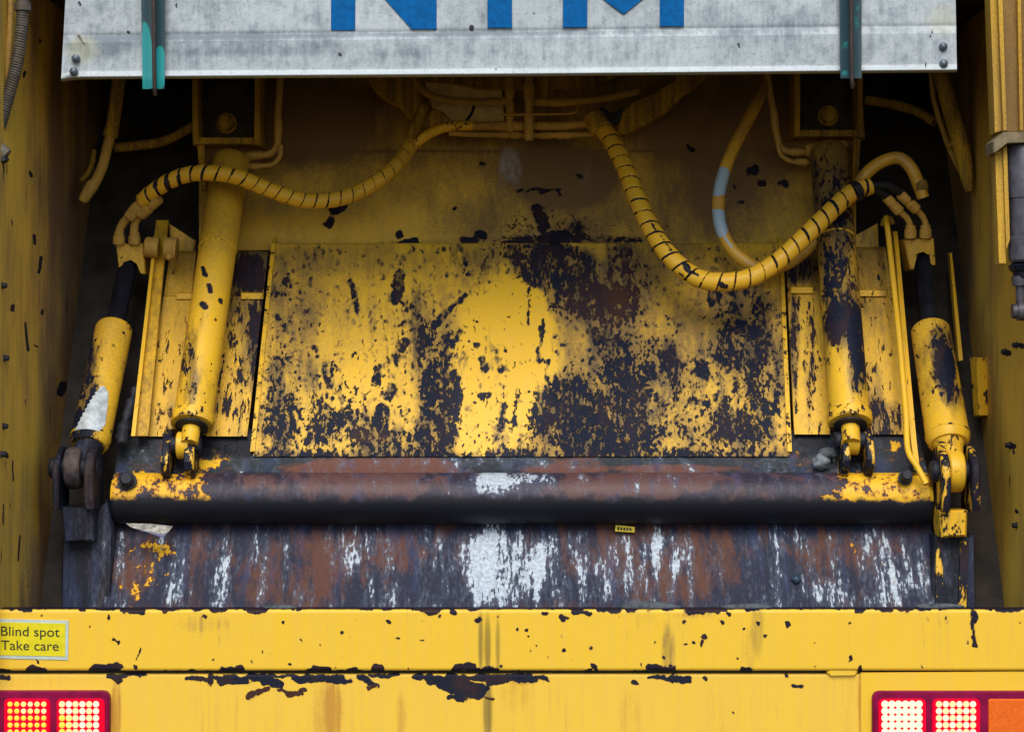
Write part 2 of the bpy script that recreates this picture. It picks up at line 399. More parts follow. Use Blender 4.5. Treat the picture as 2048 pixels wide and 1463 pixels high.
# sheets closing the hopper behind, above and below; near-black colour stands for deep shade
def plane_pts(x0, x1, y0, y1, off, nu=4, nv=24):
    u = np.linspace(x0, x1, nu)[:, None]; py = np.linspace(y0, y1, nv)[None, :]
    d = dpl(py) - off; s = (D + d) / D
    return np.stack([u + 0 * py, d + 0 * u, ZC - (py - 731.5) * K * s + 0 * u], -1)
slab('rear_shade_sheet', plane_pts(XL, XR, 20, 1290, -.17), (0, .04, 0), M_shade, truck)
slab('hopper_roof', sheet([(XL, .17, ZT), (XR, .17, ZT), (XL, 1.5, ZT), (XR, 1.5, ZT)], 3, 3), (0, 0, .04), M_shade, truck)
slab('hopper_floor', sheet([(XL, .62, ZC - .72), (XR, .62, ZC - .72), (XL, .06, ZC - .72), (XR, .06, ZC - .72)], 3, 3), (0, 0, -.04), M_shade, truck)

# back wall above the plate, folded at one line
bw_dirt_tone = fsum(blobs([(1250, 230, 260, 90, .15), (1130, 350, 110, 60, .75), (1010, 335, 45, 45, .15), (500, 230, 230, 110, .45), (700, 250, 250, 80, .25), (1500, 260, 210, 110, .40), (1080, 440, 190, 60, .30), (1400, 420, 150, 70, .28), (600, 455, 120, 30, -.15), (760, 440, 140, 40, -.12)]), const(.10), lambda px, py: .6 * strokes([(560, 304, 1712, 301, 1.0)], 2.5, 1.5, 40)(px, py), lambda px, py: .5 * vnoise(px * 1.4, py * .6, 60, 27), rampy(290, 470, .10, -.06))  # stains and fold line, plus a ramp that is browner towards the top
bw_wear = fmax(strokes([(668, 415, 690, 400, 14), (660, 440, 655, 448, 9), (795, 466, 799, 470, 6), (1072, 415, 1090, 455, 12), (960, 470, 968, 474, 8), (930, 484, 950, 482, 8), (1090, 480, 1130, 474, 14),
                        (1160, 350, 1162, 352, 6), (962, 326, 966, 330, 4), (912, 415, 914, 416, 3), (1375, 297, 1385, 298, 6), (1498, 340, 1510, 341, 9), (1522, 366, 1530, 366, 6), (1562, 366, 1570, 368, 6), (1470, 370, 1472, 372, 4), (1482, 405, 1484, 408, 4),
                        (1040, 380, 1120, 382, 3), (800, 486, 830, 484, 6), (1000, 487, 1060, 486, 5)], 4, 8, 14), blobs([(1090, 450, 90, 40, .34), (1250, 460, 120, 30, .22), (1100, 480, 300, 8, .3), (700, 486, 200, 5, .2)]))
def bw_d(px, py):
    return np.where(py > 300, np.interp(py, [300, 500], [1.035, .885]), np.interp(py, [60, 300], [1.10, 1.035]))
slab('back_wall', pgrid(398, 1712, 398, 1712, 60, 500, 4, bw_d), (0, .012, 0), M_back, truck, {'dirt': bw_dirt_tone, 'wear': bw_wear, 'pale': blobs([(1018, 330, 18, 34, .6), (1034, 345, 10, 34, .4), (1004, 355, 8, 40, .4), (1170, 340, 14, 30, .25), (1100, 470, 40, 8, .3)])})  # pale smears; the central ones paint a glint into the colour

# curved gussets that meet over the pipework
def gusset(pts, d, th): return px_prism('gusset', pts, d, th, M_grimy, truck, .006)
gusset([(730, 120), (842, 120), (846, 190), (842, 222), (830, 240), (812, 232), (798, 214), (780, 205), (756, 190), (742, 172)], .93, .06)
gusset([(1232, 266), (1238, 232), (1262, 205), (1310, 182), (1352, 160), (1368, 120), (1440, 120), (1405, 165), (1370, 190), (1330, 228), (1290, 252), (1255, 268)], .93, .06)
px_prism('cross_member', [(826, 120), (1240, 120), (1240, 150), (1180, 176), (960, 178), (905, 165), (840, 160)], .99, .05, M_grimy, truck, .004)
gusset([(842, 238), (866, 216), (884, 222), (908, 246), (880, 262), (852, 262)], .90, .05)

px_prism('lit_opening_plate', [(846, 150), (1000, 150), (1010, 250), (880, 250), (858, 200)], 1.03, .02, plain('lit_opening_yellow', (.80, .62, .27), .6, 0, .2, 30, .2), truck, .003)  # added plate; its pale colour stands in for lit openings behind the pipes
# sill beam: a folded profile swept across the back of the truck
def sweep_x(name, prof, x0, x1, step, mat, attr, parent, label=None):
    """prof = [(y, z)] from the top back edge round the front to the bottom back edge"""
    xs = np.linspace(x0, x1, int((x1 - x0) / step)); p = V3(prof)
    g = np.stack([np.repeat(xs[:, None], len(p), 1), np.repeat(p[None, :, 0], len(xs), 0), np.repeat(p[None, :, 1], len(xs), 0)], -1)
    nu, nv = g.shape[:2]; f = grid_faces(nu, nv).tolist(); v = g.reshape(-1, 3)
    for i in range(nu - 1): f.append([i * nv, i * nv + nv - 1, (i + 1) * nv + nv - 1, (i + 1) * nv])
    f.append([j for j in range(nv)]); f.append([(nu - 1) * nv + j for j in range(nv)][::-1])
    px, py = proj(v)
    return mk(name, v, f, mat, parent, {k: fn(px, py, v) for k, fn in attr.items()}, True, 50, label)
def zpx(py): return ZC - (py - 731.5) * K
def arcp(cy, cz, r, a0, a1, n): return [(cy + r * math.cos(R(a)), cz + r * math.sin(R(a))) for a in np.linspace(a0, a1, n)]
zt, zbm = zpx(1218), zpx(1341)
prof = [(y, zt) for y in np.linspace(.05, .010, 10)] + arcp(.008, zt - .008, .008, 90, 180, 6) + [(0, z) for z in np.linspace(zt - .010, zbm + .010, 64)] + arcp(.008, zbm + .008, .008, 180, 270, 6) + [(.05, zbm)]
random.seed(11)
top_chips = []
x = -30
while x < 2090:
    r = random.random(); w = random.uniform(4, 26); dep = random.choice([1, 1, 2, 3, 4, 6]) + (7 if r > .93 else 0)
    top_chips.append((x, 1216, x + w, 1216, dep)); x += w + random.uniform(2, 26)
top_chips += [(1170, 1226, 1180, 1230, 5), (905, 1222, 908, 1224, 5), (1085, 1224, 1090, 1226, 4), (1455, 1226, 1457, 1230, 4), (1945, 1222, 1948, 1240, 6), (1946, 1240, 1948, 1270, 3.2), (1948, 1270, 1950, 1294, 4), (960, 1237, 956, 1240, 5), (1125, 1233, 1127, 1238, 6), (1130, 1232, 1134, 1232, 4)]
bot_chips = [(0, 1342, 15, 1342, 5), (60, 1338, 85, 1338, 8), (190, 1338, 235, 1334, 10), (205, 1330, 206, 1330, 5), (445, 1342, 480, 1341, 8), (600, 1342, 780, 1342, 3), (620, 1340, 660, 1340, 7), (700, 1340, 712, 1338, 7), (752, 1336, 758, 1338, 9),
             (912, 1334, 948, 1332, 9), (940, 1340, 995, 1341, 8), (1300, 1338, 1345, 1340, 9), (1270, 1344, 1360, 1344, 4), (1170, 1342, 1180, 1342, 5), (1186, 1328, 1192, 1338, 4), (1486, 1340, 1496, 1341, 6), (1716, 1340, 1722, 1336, 5), (300, 1343, 600, 1343, 2), (780, 1344, 1270, 1344, 2)]
spots = [(85, 1230, 2), (219, 1232, 4), (407, 1231, 4), (400, 1234, 2), (564, 1245, 3), (268, 1331, 4.5), (75, 1321, 3.5), (502, 1320, 3), (580, 1327, 2.5), (780, 1242, 4), (688, 1262, 3), (844, 1278, 2.5), (1034, 1258, 3.5), (1054, 1258, 3), (1121, 1273, 3), (1182, 1294, 4), (1004, 1330, 4), (815, 1335, 2),
         (1369, 1242, 4), (1443, 1243, 5), (1515, 1247, 4), (1486, 1258, 2.5), (1531, 1272, 3), (1573, 1246, 5), (1700, 1244, 3), (1630, 1285, 2.5), (1700, 1316, 5), (1813, 1225, 4), (1408, 1274, 5), (1405, 1284, 4), (1404, 1292, 3), (1373, 1288, 3), (1388, 1282, 3), (1890, 1231, 2), (1325, 1313, 2.5), (1339, 1330, 4), (600, 1278, 2), (640, 1286, 2), (230, 1278, 2)]
for _ in range(30): spots.append((random.uniform(0, 2048), random.uniform(1228, 1335), random.choice([1.2, 1.5, 1.8])))
f_sill = strokes(top_chips + bot_chips + [(a, b, a + random.uniform(-2, 2), b + random.uniform(0, 3), r) for a, b, r in spots] + [(228, 1276, 238, 1284, 1.5), (238, 1284, 240, 1278, 1.5), (270, 1318, 282, 1295, 1)], 3.5, 6, 16)
def sill_wear(px, py, v):
    w = f_sill(px, py); top = np.clip((v[:, 1] - .004) / .006, 0, 1)
    w = np.where((v[:, 1] > .004) & (v[:, 2] > (zt + zbm) / 2), np.maximum(w, .25 + .75 * top), w)
    return w * 1.15 + .05
f_soot = blobs([(962, 1285, 5, 60, .75), (975, 1290, 6, 60, .9), (996, 1290, 4, 55, .75), (976, 1420, 9, 70, .8), (1335, 1300, 10, 50, .35), (1515, 1250, 12, 60, .3)])
f_sdirt = fsum(blobs([(1335, 1300, 14, 50, .45), (1345, 1320, 6, 50, .4), (1515, 1250, 12, 60, .40), (1500, 1300, 18, 50, .35), (400, 1245, 60, 18, .35), (430, 1260, 80, 25, .2), (160, 1290, 25, 50, .15), (1860, 1300, 50, 50, .12), (1990, 1280, 50, 60, .18), (1390, 1228, 40, 8, .4)]), rampy(1215, 1345, .02, .0))
def drips(n, y0, y1, lo, hi, amp, seed):
    r = np.random.default_rng(seed); L = []
    for _ in range(n):
        x = r.uniform(-20, 2070); a = r.uniform(y0 - 10, y1); L.append((x, a, x + r.uniform(-1.5, 1.5), min(a + r.uniform(lo, hi), y1 + 40), r.uniform(.3, 1.6)))
    f = strokes(L, 2.2, 1.2, 30); return lambda px, py: amp * f(px, py) * (.6 + 1.2 * vnoise(px * 3, py * .3, 24, seed))
d_sill = drips(90, 1218, 1340, 15, 90, .55, 401); d_low = drips(80, 1350, 1463, 20, 110, .50, 402)
sweep_x('sill_beam', prof, -1.30, 1.36, .0032, M_sill, {'wear': sill_wear, 'dirt': lambda px, py, v: f_sdirt(px, py) * (1 + 1.6 * vnoise(px * 4, py * .25, 24, 9)) + d_sill(px, py), 'soot': lambda px, py, v: f_soot(px, py)}, truck)
# lower panel
zl0, zl1 = zpx(1348), zpx(1640)
prof2 = [(.05, zl0), (.022, zl0)] + arcp(.018, zl0 - .006, .006, 90, 180, 4) + [(.012, z) for z in np.linspace(zl0 - .008, zpx(1475), 60)] + [(.012, zl1), (.05, zl1)]
low_chips = [(-20, 1356, 14, 1354, 6), (220, 1354, 240, 1356, 8), (240, 1349, 290, 1348, 5), (375, 1356, 420, 1362, 6), (420, 1354, 620, 1350, 4), (440, 1362, 490, 1360, 7), (500, 1354, 560, 1366, 8), (530, 1366, 560, 1372, 6), (590, 1356, 680, 1358, 9), (640, 1360, 700, 1360, 6), (720, 1354, 745, 1370, 8), (735, 1380, 736, 1383, 3), (750, 1371, 758, 1372, 3), (740, 1352, 790, 1349, 4),
             (830, 1352, 1060, 1352, 5), (865, 1358, 960, 1370, 10), (885, 1370, 960, 1385, 13), (900, 1392, 930, 1396, 6), (940, 1392, 960, 1394, 5), (975, 1362, 1060, 1360, 6), (1060, 1358, 1095, 1356, 5), (1040, 1362, 1070, 1362, 5), (900, 1375, 970, 1375, 8),
             (1265, 1358, 1275, 1362, 5), (1300, 1356, 1380, 1354, 5), (1340, 1354, 1360, 1352, 6), (1355, 1358, 1380, 1360, 6), (1408, 1354, 1412, 1358, 4), (1586, 1370, 1602, 1371, 4), (1572, 1348, 1578, 1350, 3)]
low_chips2 = [(498, 1392, 520, 1380, 7), (520, 1379, 535, 1376, 5), (560, 1378, 580, 1382, 4), (580, 1386, 600, 1388, 6), (600, 1382, 612, 1380, 5), (976, 1394, 982, 1397, 4), (735, 1372, 750, 1371, 3)]
fl1, fl2 = strokes(low_chips, 3.5, 9, 20), strokes(low_chips2, 3.5, 7, 18)
fl_sp = strokes([(random.uniform(230, 1740), random.uniform(1360, 1463), 0, 0, random.choice([1, 1.3])) for _ in range(0)] or [(1465, 1422, 1468, 1426, 1.6)], 2)
f_ldirt = fsum(blobs([(668, 1420, 16, 60, .8), (650, 1420, 30, 60, .35), (232, 1420, 10, 70, .9), (1725, 1420, 10, 80, .9), (800, 1430, 14, 50, .4), (1030, 1390, 30, 30, .35), (1430, 1430, 30, 60, .15), (1260, 1430, 20, 50, .3)]), const(0))
def low_dark(px, py): return blobs([(976, 1420, 7, 60, .6), (968, 1410, 4, 60, .35), (1490, 1410, 5, 60, .25)])(px, py)
sweep_x('lower_panel', prof2, -1.30, 1.36, .0032, M_low, {'wear': lambda px, py, v: np.maximum(np.maximum(fl1(px, py), fl2(px, py)), fl_sp(px, py)) * 1.2 + .10 * low_dark(px, py), 'rust': lambda px, py, v: fl2(px, py) * 3.0,
        'dirt': lambda px, py, v: f_ldirt(px, py) * (1 + 1.8 * vnoise(px * 4, py * .2, 24, 19)) + d_low(px, py), 'soot': lambda px, py, v: f_soot(px, py)}, truck)
sweep_x('gap_shade_strip', [(.045, zpx(1336)), (.03, zpx(1336)), (.03, zpx(1352)), (.045, zpx(1352))], -1.29, 1.35, .2, M_black, {}, truck)  # black strip stands in for the shade in the gap
px_prism('weld_bead', [(1658, 1337), (1712, 1337), (1716, 1343), (1712, 1350), (1660, 1351), (1654, 1345)], .004, .02, M_sill, truck, .004)
px_prism('lamp_mounting_plate', [(1721, 1344), (2130, 1341), (2130, 1600), (1721, 1600)], .006, .005, M_sill, truck, .002)

# tail lamps
def lit(name, col, s, base): return plain(name, base, .4, 0, .1, 30, .05, col, s, .08)
M_house = plain('lamp_housing', (.20, .003, .045), .45, 0, .3, 20, .1, spec=.12)
M_lensr = lit('red_lens', (1, 0.0, 0.02), 0.58, (.50, .0, .01))
M_lensa = plain('amber_lens', (.75, .13, .012), .25, 0, .15, 200, .4)
M_led = {0: lit('led_dim', (1, .45, .03), .75, (.5, .3, .05)), 1: lit('led_mid', (1, .62, .14), .9, (.5, .35, .1)), 2: lit('led_hot', (1, .87, .42), .60, (.16, .13, .06)), 3: lit('led_blown', (1, .93, .62), .66, (.16, .14, .08))}
def led_mesh(m, r):
    seg, v, f = 10, [], []
    for i, (rr, y) in enumerate(((1, 0), (.92, -.35), (.6, -.7), (.0001, -.85))):
        for j in range(seg): v.append((r * rr * math.cos(2 * math.pi * j / seg), r * y, r * rr * math.sin(2 * math.pi * j / seg)))
    for i in range(3):
        for j in range(seg): f.append((i * seg + j, i * seg + (j + 1) % seg, (i + 1) * seg + (j + 1) % seg, (i + 1) * seg + j))
    me = bpy.data.meshes.new('led'); me.from_pydata(v, [], f); me.materials.append(m)
    me.polygons.foreach_set('use_smooth', [True] * len(me.polygons)); return me
def tail_lamp(x0, x1, lenses, extra=None):
    h = px_prism('tail_lamp', rounded((x0 + x1) / 2, 1500, (x1 - x0) / 2, 118, 14), -.012, .03, M_house, truck, .006)
    for (lx0, lx1, cols, kinds, r) in lenses:
        px_prism('red_lens', rounded((lx0 + lx1) / 2, 1500, (lx1 - lx0) / 2, 103, 9), -.020, .010, M_lensr, h, .004)
        for i, cx in enumerate(cols):
            for j in range(7):
                k = kinds(i, j); key = (k, r)
                me = _cache.setdefault(('led',) + key, None) or led_mesh(M_led[k], r * K); _cache[('led',) + key] = me
                o = bpy.data.objects.new('led', me); COL.objects.link(o); o.parent = h
                p = P(cx, 1407 + 13.9 * j, -.020); o.location = p - root_loc(truck)
    return h
tail_lamp(-22, 218, [(8, 99, [20, 33.5, 47, 60.5, 74, 87.5], lambda i, j: 0 if (j > 1 or i < 2) else (1 if (i + j) % 3 else 2), 5.2), (113, 208, [124, 137.7, 151, 164.8, 178.4, 192], lambda i, j: (2 + (i + 2 * j) % 2) if (j < 2 or i > 2) else (i * 7 + j * 3) % 3, 6.3)])
hr = tail_lamp(1746, 2080, [(1758, 1852, [1770, 1783.6, 1797.2, 1810.8, 1824.4, 1838], lambda i, j: 3, 7.5), (1866, 1960, [1878, 1891.6, 1905.2, 1918.8, 1932.4, 1946], lambda i, j: 2 + (i + j) % 2, 6.4)])
px_prism('amber_lens', rounded(2030, 1500, 53, 103, 5), -.017, .010, M_lensa, hr, .003)

# mounting boxes of the inner rams, up under the roof
def bracket(xl0, xl1, xr0, xr1, yb, tail, dx):
    d0 = .93
    b = px_prism('ram_bracket', [(xl1, yb), (xr0, yb), (xr0 + 2, yb + 13), (xl1 - 2, yb + 13)], d0, .10, M_grimy, truck, .002)
    px_prism('cheek_plate', [(xl0, 120), (xl0 + 11, 120), (xl0 + 11, yb - 60), (xl1, yb + 13), (xl1 - 12, yb + 15), (xl0, yb - 50)], d0 - .01, .12, M_grimy, b, .002)
    px_prism('cheek_plate', [(xr1 - 11, 120), (xr1, 120), (xr1, yb - 50), (xr1 + 4, yb + 18), (xr0, yb + 13), (xr1 - 11, yb - 60)], d0 - .01, .12, M_grimy, b, .002)
    px_prism('back_plate', [(xl0 + 6, 110), (xr1 - 6, 110), (xr1 - 6, yb + 6), (xl0 + 6, yb + 6)], d0 + .08, .012, M_dark, b, .002)  # dark brown stands in for the shade inside the box
    cx = (xl0 + xr1) / 2 + dx
    bolt('bracket_bolt', P(cx, yb - 28, d0 + .08), (0, -1, 0), .022, .03, M_grimy, b)
    px_prism('tail_plate', tail, d0 + .02, .015, M_grimy, b, .002)
bracket(384, 398, 508, 520, 275, [(394, 288), (408, 288), (412, 380), (402, 380)], 2)
bracket(1590, 1600, 1714, 1726, 260, [(1708, 275), (1722, 275), (1716, 380), (1704, 380)], -2)

# bolts poking through the side walls near the front
for (a, b) in ((4, 571), (8, 716), (6, 852), (2, 908)):
    d = .0 + (a) * .006 + .03
    bolt('wall_bolt', (XL, D / ((1024 - a) * K / -XL) - D, ZC - (b - 731.5) * K * (-XL / ((1024 - a) * K))), (1, 0, 0), .0065, .012, M_black, truck)
for (a, b) in ((2012, 703), (2034, 690), (2020, 890), (2034, 1050)):
    q = (a - 1024) * K / XR
    bolt('wall_bolt', (XR, D / q - D, ZC - (b - 731.5) * K / q), (-1, 0, 0), .0065, .012, M_black, truck)
# ledge and rubbing strip on the right wall
prism('wall_ledge', [P(1940, 714, .66), P(1953, 716, .63), P(1958, 830, .62), P(1948, 834, .65)], (.035, .02, 0), M_chip, truck, .002)
prism('rubbing_strip', [P(1899, 505, .86), P(1904, 505, .86), P(1926, 720, .68), P(1918, 722, .68)], (.0, .03, 0), M_ram, truck, .001)
# gusset plates beside the plate
px_prism('side_gusset', [(338, 447), (391, 481), (386, 512), (342, 512)], .86, .015, M_ram, truck, .002)
px_prism('side_gusset', [(1708, 472), (1756, 446), (1758, 500), (1710, 500)], .86, .015, M_ram, truck, .002)

# ================================================================== sliding plate with the pivot tube
slide = thing('packing_plate', 'wide sliding plate, its yellow paint flaking to black, a rusty tube along its foot', 'machine plate', P(1024., 905., .5))
panel_wear = fsum(const(.13), blobs([
    (1115, 535, 75, 42, .85), (1160, 590, 65, 50, .45), (1215, 640, 55, 60, .32), (1080, 505, 60, 30, .35), (1250, 560, 45, 70, .28), (1000, 505, 60, 20, .12), (945, 545, 28, 40, .22),
    (880, 820, 42, 85, .62), (860, 720, 40, 70, .25), (828, 640, 38, 60, .22), (905, 660, 20, 30, .15),
    (1130, 825, 70, 65, .70), (1200, 870, 90, 40, .40), (1255, 745, 52, 70, .42), (1200, 760, 60, 80, .22), (1320, 720, 30, 50, .22), (1280, 840, 60, 60, .30),
    (1480, 690, 55, 45, .40), (1480, 610, 70, 50, .26), (1530, 760, 40, 110, .22), (1440, 800, 110, 90, .20), (1400, 880, 180, 26, .10), (1390, 640, 30, 30, .06), (1500, 520, 60, 30, .1),
    (1480, 860, 70, 40, .16), (1345, 740, 22, 50, .25),
    (565, 760, 30, 120, .22), (600, 610, 35, 60, .10), (560, 560, 22, 50, .14), (640, 760, 40, 50, .16), (590, 850, 90, 50, .24), (730, 860, 120, 40, .22), (560, 830, 40, 60, .12), (690, 800, 60, 40, .12), (760, 640, 30, 40, .12),
    (800, 880, 80, 22, .2), (530, 690, 12, 200, .08),
    (1000, 700, 78, 120, -.08), (985, 620, 60, 60, -.05), (690, 600, 80, 80, -.05), (1020, 870, 60, 30, .10), (1310, 620, 40, 50, -.02)]),
    rampy(892, 912, 0, .40),
    strokes([(802, 545, 790, 600, 9), (704, 565, 709, 580, 2.5), (709, 580, 712, 620, 2), (886, 680, 878, 745, 6), (870, 760, 866, 830, 12), (798, 690, 794, 715, 7), (810, 685, 800, 700, 6), (755, 735, 752, 765, 5), (785, 778, 778, 790, 8), (930, 590, 868, 650, 3), (920, 660, 905, 690, 4),
             (1056, 580, 1056, 650, 1.5), (1079, 655, 1079, 720, 2.5), (1085, 640, 1082, 690, 1.5), (1092, 720, 1096, 780, 2), (912, 740, 920, 800, 1.5), (646, 740, 660, 770, 2), (1330, 710, 1340, 760, 9), (1403, 727, 1405, 748, 7), (1430, 585, 1425, 600, 9), (1385, 800, 1415, 808, 5), (720, 870, 760, 868, 8), (765, 820, 760, 865, 12), (965, 720, 968, 740, 4), (950, 690, 958, 689, 3), (625, 695, 634, 698, 2), (1005, 740, 1010, 735, 3), (960, 790, 975, 786, 4), (1010, 812, 1000, 860, 3), (1035, 780, 1030, 850, 2)], 5, 6, 14))
panel_dirt = fsum(const(.34), blobs([(1000, 740, 95, 160, -.85), (1040, 650, 60, 100, -.45), (960, 870, 60, 60, -.3), (720, 830, 200, 90, -.22), (1400, 840, 180, 70, -.15), (590, 600, 60, 120, .2), (1480, 640, 100, 90, .35), (1300, 520, 200, 40, .25), (700, 520, 200, 30, .18), (1200, 620, 100, 90, .25), (1300, 650, 60, 90, .1)]))
panel_rust = blobs([(1190, 610, 70, 60, .7), (1130, 520, 80, 30, .25), (1250, 560, 40, 80, .6), (740, 872, 40, 14, .7), (800, 560, 12, 60, .5), (1000, 520, 60, 40, .5), (600, 560, 40, 90, .5)])
def flakes(n, box, seed, dens):
    """n short flakes of lost paint, kept where the density field says the paint is failing"""
    r = np.random.default_rng(seed); x = r.uniform(box[0], box[2], n); y = r.uniform(box[1], box[3], n)
    keep = r.random(n) < dens(x, y); x, y = x[keep], y[keep]; L = []
    for a, b in zip(x, y):
        ang = r.normal(math.pi / 2, .7); l = r.choice([1, 3, 5, 8, 14], p=[.3, .3, .2, .15, .05]); w = r.choice([1.0, 1.6, 2.4, 3.4], p=[.35, .35, .2, .1])
        L.append((a, b, a + l * math.cos(ang), b + l * math.sin(ang), w))
    def fn(px, py):
        px, py = px + 5 * vnoise(px, py, 9, 3, 2), py + 5 * vnoise(px, py, 9, 33, 2); out = np.zeros_like(px)
        o = np.argsort(px); xs = px[o]
        for x0, y0, x1, y1, rad in L:
            a, b = np.searchsorted(xs, [min(x0, x1) - 9, max(x0, x1) + 9]); k = o[a:b]
            k = k[np.abs(py[k] - (y0 + y1) / 2) < 20]
            dx, dy = x1 - x0, y1 - y0; q = dx * dx + dy * dy + 1e-9
            t = np.clip(((px[k] - x0) * dx + (py[k] - y0) * dy) / q, 0, 1); dist = np.hypot(px[k] - x0 - t * dx, py[k] - y0 - t * dy)
            out[k] = np.maximum(out[k], np.clip(.5 + (rad - dist) / 4.0, 0, 1))
        return out
    return fn
_pb = panel_wear
p_flakes = flakes(5200, (500, 490, 1585, 910), 77, lambda x, y: np.clip(.16 + .75 * _pb(x, y) + .35 * np.clip((y - 600) / 300, 0, 1), .03, 1))
p_scr = flakes(0, (0, 0, 1, 1), 1, lambda x, y: x)
_r = np.random.default_rng(5)
p_lines = strokes([(x, y, x + _r.normal(0, 3), y + l, .25) for x, y, l in zip(_r.uniform(540, 1560, 90), _r.uniform(500, 860, 90), _r.uniform(10, 70, 90))], 2.0, 2, 30)
_pw = panel_wear
def panel_wear(px, py):
    base = _pw(px, py) + .42 * vnoise(px, py * .6, 46, 91) * np.clip(_pw(px, py) * 3, .3, 1)
    return np.minimum(np.minimum(base, .60 + .2 * vnoise(px, py * .4, 30, 45)) + .42 * p_flakes(px, py) + .12 * p_lines(px, py), .85)
slab('plate_face', pgrid(548, 1562, 506, 1580, 488, 912, 2.2, lambda px, py: dpl(py) - .010), (0, .006, .003), M_panel, slide, {'wear': panel_wear, 'dirt': lambda px, py: panel_dirt(px, py) + .30 * vnoise(px * 3, py * .3, 26, 63), 'rust': panel_rust})
# raised lips along the two edges of the plate face
for (a, b, c, d) in ((543, 551, 500, 509), (1558, 1566, 1575, 1584)):
    prism('edge_lip', [PL(a, 486, .018), PL(b, 486, .018), PL(d, 904, .018), PL(c, 904, .018)], (0, .05, .02), M_chip, slide, .003)
# folded side strips, each with a ledge half way
def strip(name, xa, xb, xc, xd, y0, ym, y1, off, wear):
    def dfun(px, py): return dpl(py) - off - np.where(py > ym, .018, 0) + np.clip((ym - py) / 60, -0, 1) * .0
    slab(name, pgrid(xa, xb, xc, xd, y0, y1, 3.0, dfun), (0, .02, .01), M_strip, slide, {'wear': wear, 'dirt': fsum(const(.12), rampy(ym - 80, ym, .3, 0), rampy(ym, ym + 120, .12, -.10))})
w_l = fsum(const(.0), rampy(590, 900, 0, .06), blobs([(340, 840, 40, 30, .1), (320, 720, 20, 60, .08)]))
w_m = fsum(const(.24), blobs([(500, 545, 30, 35, .35), (510, 680, 14, 60, .30), (490, 820, 30, 40, -.1), (440, 860, 40, 30, -.2)]))
w_r = fsum(const(.06), blobs([(1590, 680, 10, 110, .30), (1620, 720, 12, 120, .25), (1600, 540, 30, 30, .3)]))
w_r2 = fsum(const(-.02), blobs([(1740, 780, 30, 60, .25), (1770, 840, 40, 40, .35), (1730, 600, 30, 40, .08)]))
strip('side_strip', 340, 392, 284, 352, 508, 592, 872, .000, w_l)
strip('side_strip', 476, 536, 412, 494, 508, 592, 872, .004, w_m)
strip('side_strip', 1572, 1640, 1589, 1660, 508, 580, 868, .004, w_r)
strip('side_strip', 1706, 1772, 1716, 1826, 500, 582, 868, .000, w_r2)
for (a, b, c, d) in ((352, 388, 590, .022), (482, 526, 590, .026), (1582, 1626, 578, .028), (1718, 1774, 584, .024)):
    prism('strip_ledge', [PL(a, c - 4, d + .006), PL(b, c - 4, d + .006), PL(b, c + 8, d + .004), PL(a, c + 8, d + .004)], (0, .03, .004), M_ram, slide, .002)
# flange under the plate, then the pivot tube
fl_yel = fsum(const(-.15), blobs([(430, 905, 50, 28, .55), (480, 890, 30, 14, .25), (400, 935, 40, 14, .5), (290, 920, 45, 18, .25), (270, 945, 40, 8, .4), (1600, 905, 40, 10, .40), (1625, 930, 50, 8, .4), (1770, 890, 40, 14, .42), (1795, 905, 25, 20, .25), (960, 905, 60, 8, .35), (1700, 945, 60, 10, .35), (1300, 908, 60, 5, .2), (1840, 930, 10, 30, .3)]))
fl_rust = fsum(const(-.1), blobs([(720, 935, 150, 20, .95), (840, 930, 80, 16, .5), (1150, 925, 60, 30, .6), (1330, 938, 130, 10, .9), (1100, 940, 60, 10, .4)]))
fl_white = fsum(const(.02), blobs([(930, 920, 40, 18, .22), (1050, 920, 60, 18, .22), (1640, 920, 40, 16, .2), (1400, 915, 100, 14, .08)]))
slab('foot_flange', pgrid(240, 1838, 228, 1858, 866, 956, 3.2, lambda px, py: dpl(py) - .004 - np.clip((py - 925) / 30, 0, 1) ** 2 * .012), (0, .02, .01), M_flange, slide, {'yel': fl_yel, 'rust': fl_rust, 'white': fl_white, 'wear': fsum(rampy(908, 932, .62, 0), blobs([(300, 900, 60, 30, -.3), (1750, 890, 80, 30, -.2)]), lambda px, py: .4 * vnoise(px, py, 26, 81))})
tc = P(1024., 996., .452); tr = .0655
def tube_attr():
    yel = fsum(const(-.2), lambda px, py: np.interp(px, [225, 240, 400, 430, 470], [.80, .86, .80, .25, 0.0]) + np.interp(px, [1570, 1630, 1680, 1850], [0, .30, .88, .95]), blobs([(255, 960, 18, 18, -.5), (300, 1005, 50, 8, -.15), (1650, 965, 40, 20, -.35), (1630, 998, 40, 8, .35), (440, 1000, 30, 6, .25), (330, 965, 20, 10, -.1)]), rampy(1000, 1016, 0, -1.2))
    white = fsum(const(-.06), blobs([(985, 968, 34, 28, .55), (1010, 955, 85, 14, .40), (1050, 980, 60, 26, .16), (1120, 960, 40, 16, .22), (940, 975, 40, 20, .14), (1275, 975, 5, 30, .25), (1350, 960, 5, 20, .2)]), rampy(988, 1010, 0, -.35))
    rust = fsum(const(-.05), blobs([(740, 965, 130, 28, .55), (1150, 965, 28, 30, .6), (1300, 965, 110, 28, .75), (1240, 960, 40, 26, .25), (1420, 960, 60, 20, .2), (550, 960, 60, 20, .15), (1010, 968, 80, 30, -.3)]))
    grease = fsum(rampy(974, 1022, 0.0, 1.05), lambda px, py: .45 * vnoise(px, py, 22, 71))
    return {'yel': yel, 'white': white, 'rust': rust, 'wear': grease}
x0t, x1t = P(229., 996., .452)[0], P(1858., 996., .452)[0]
n = 520
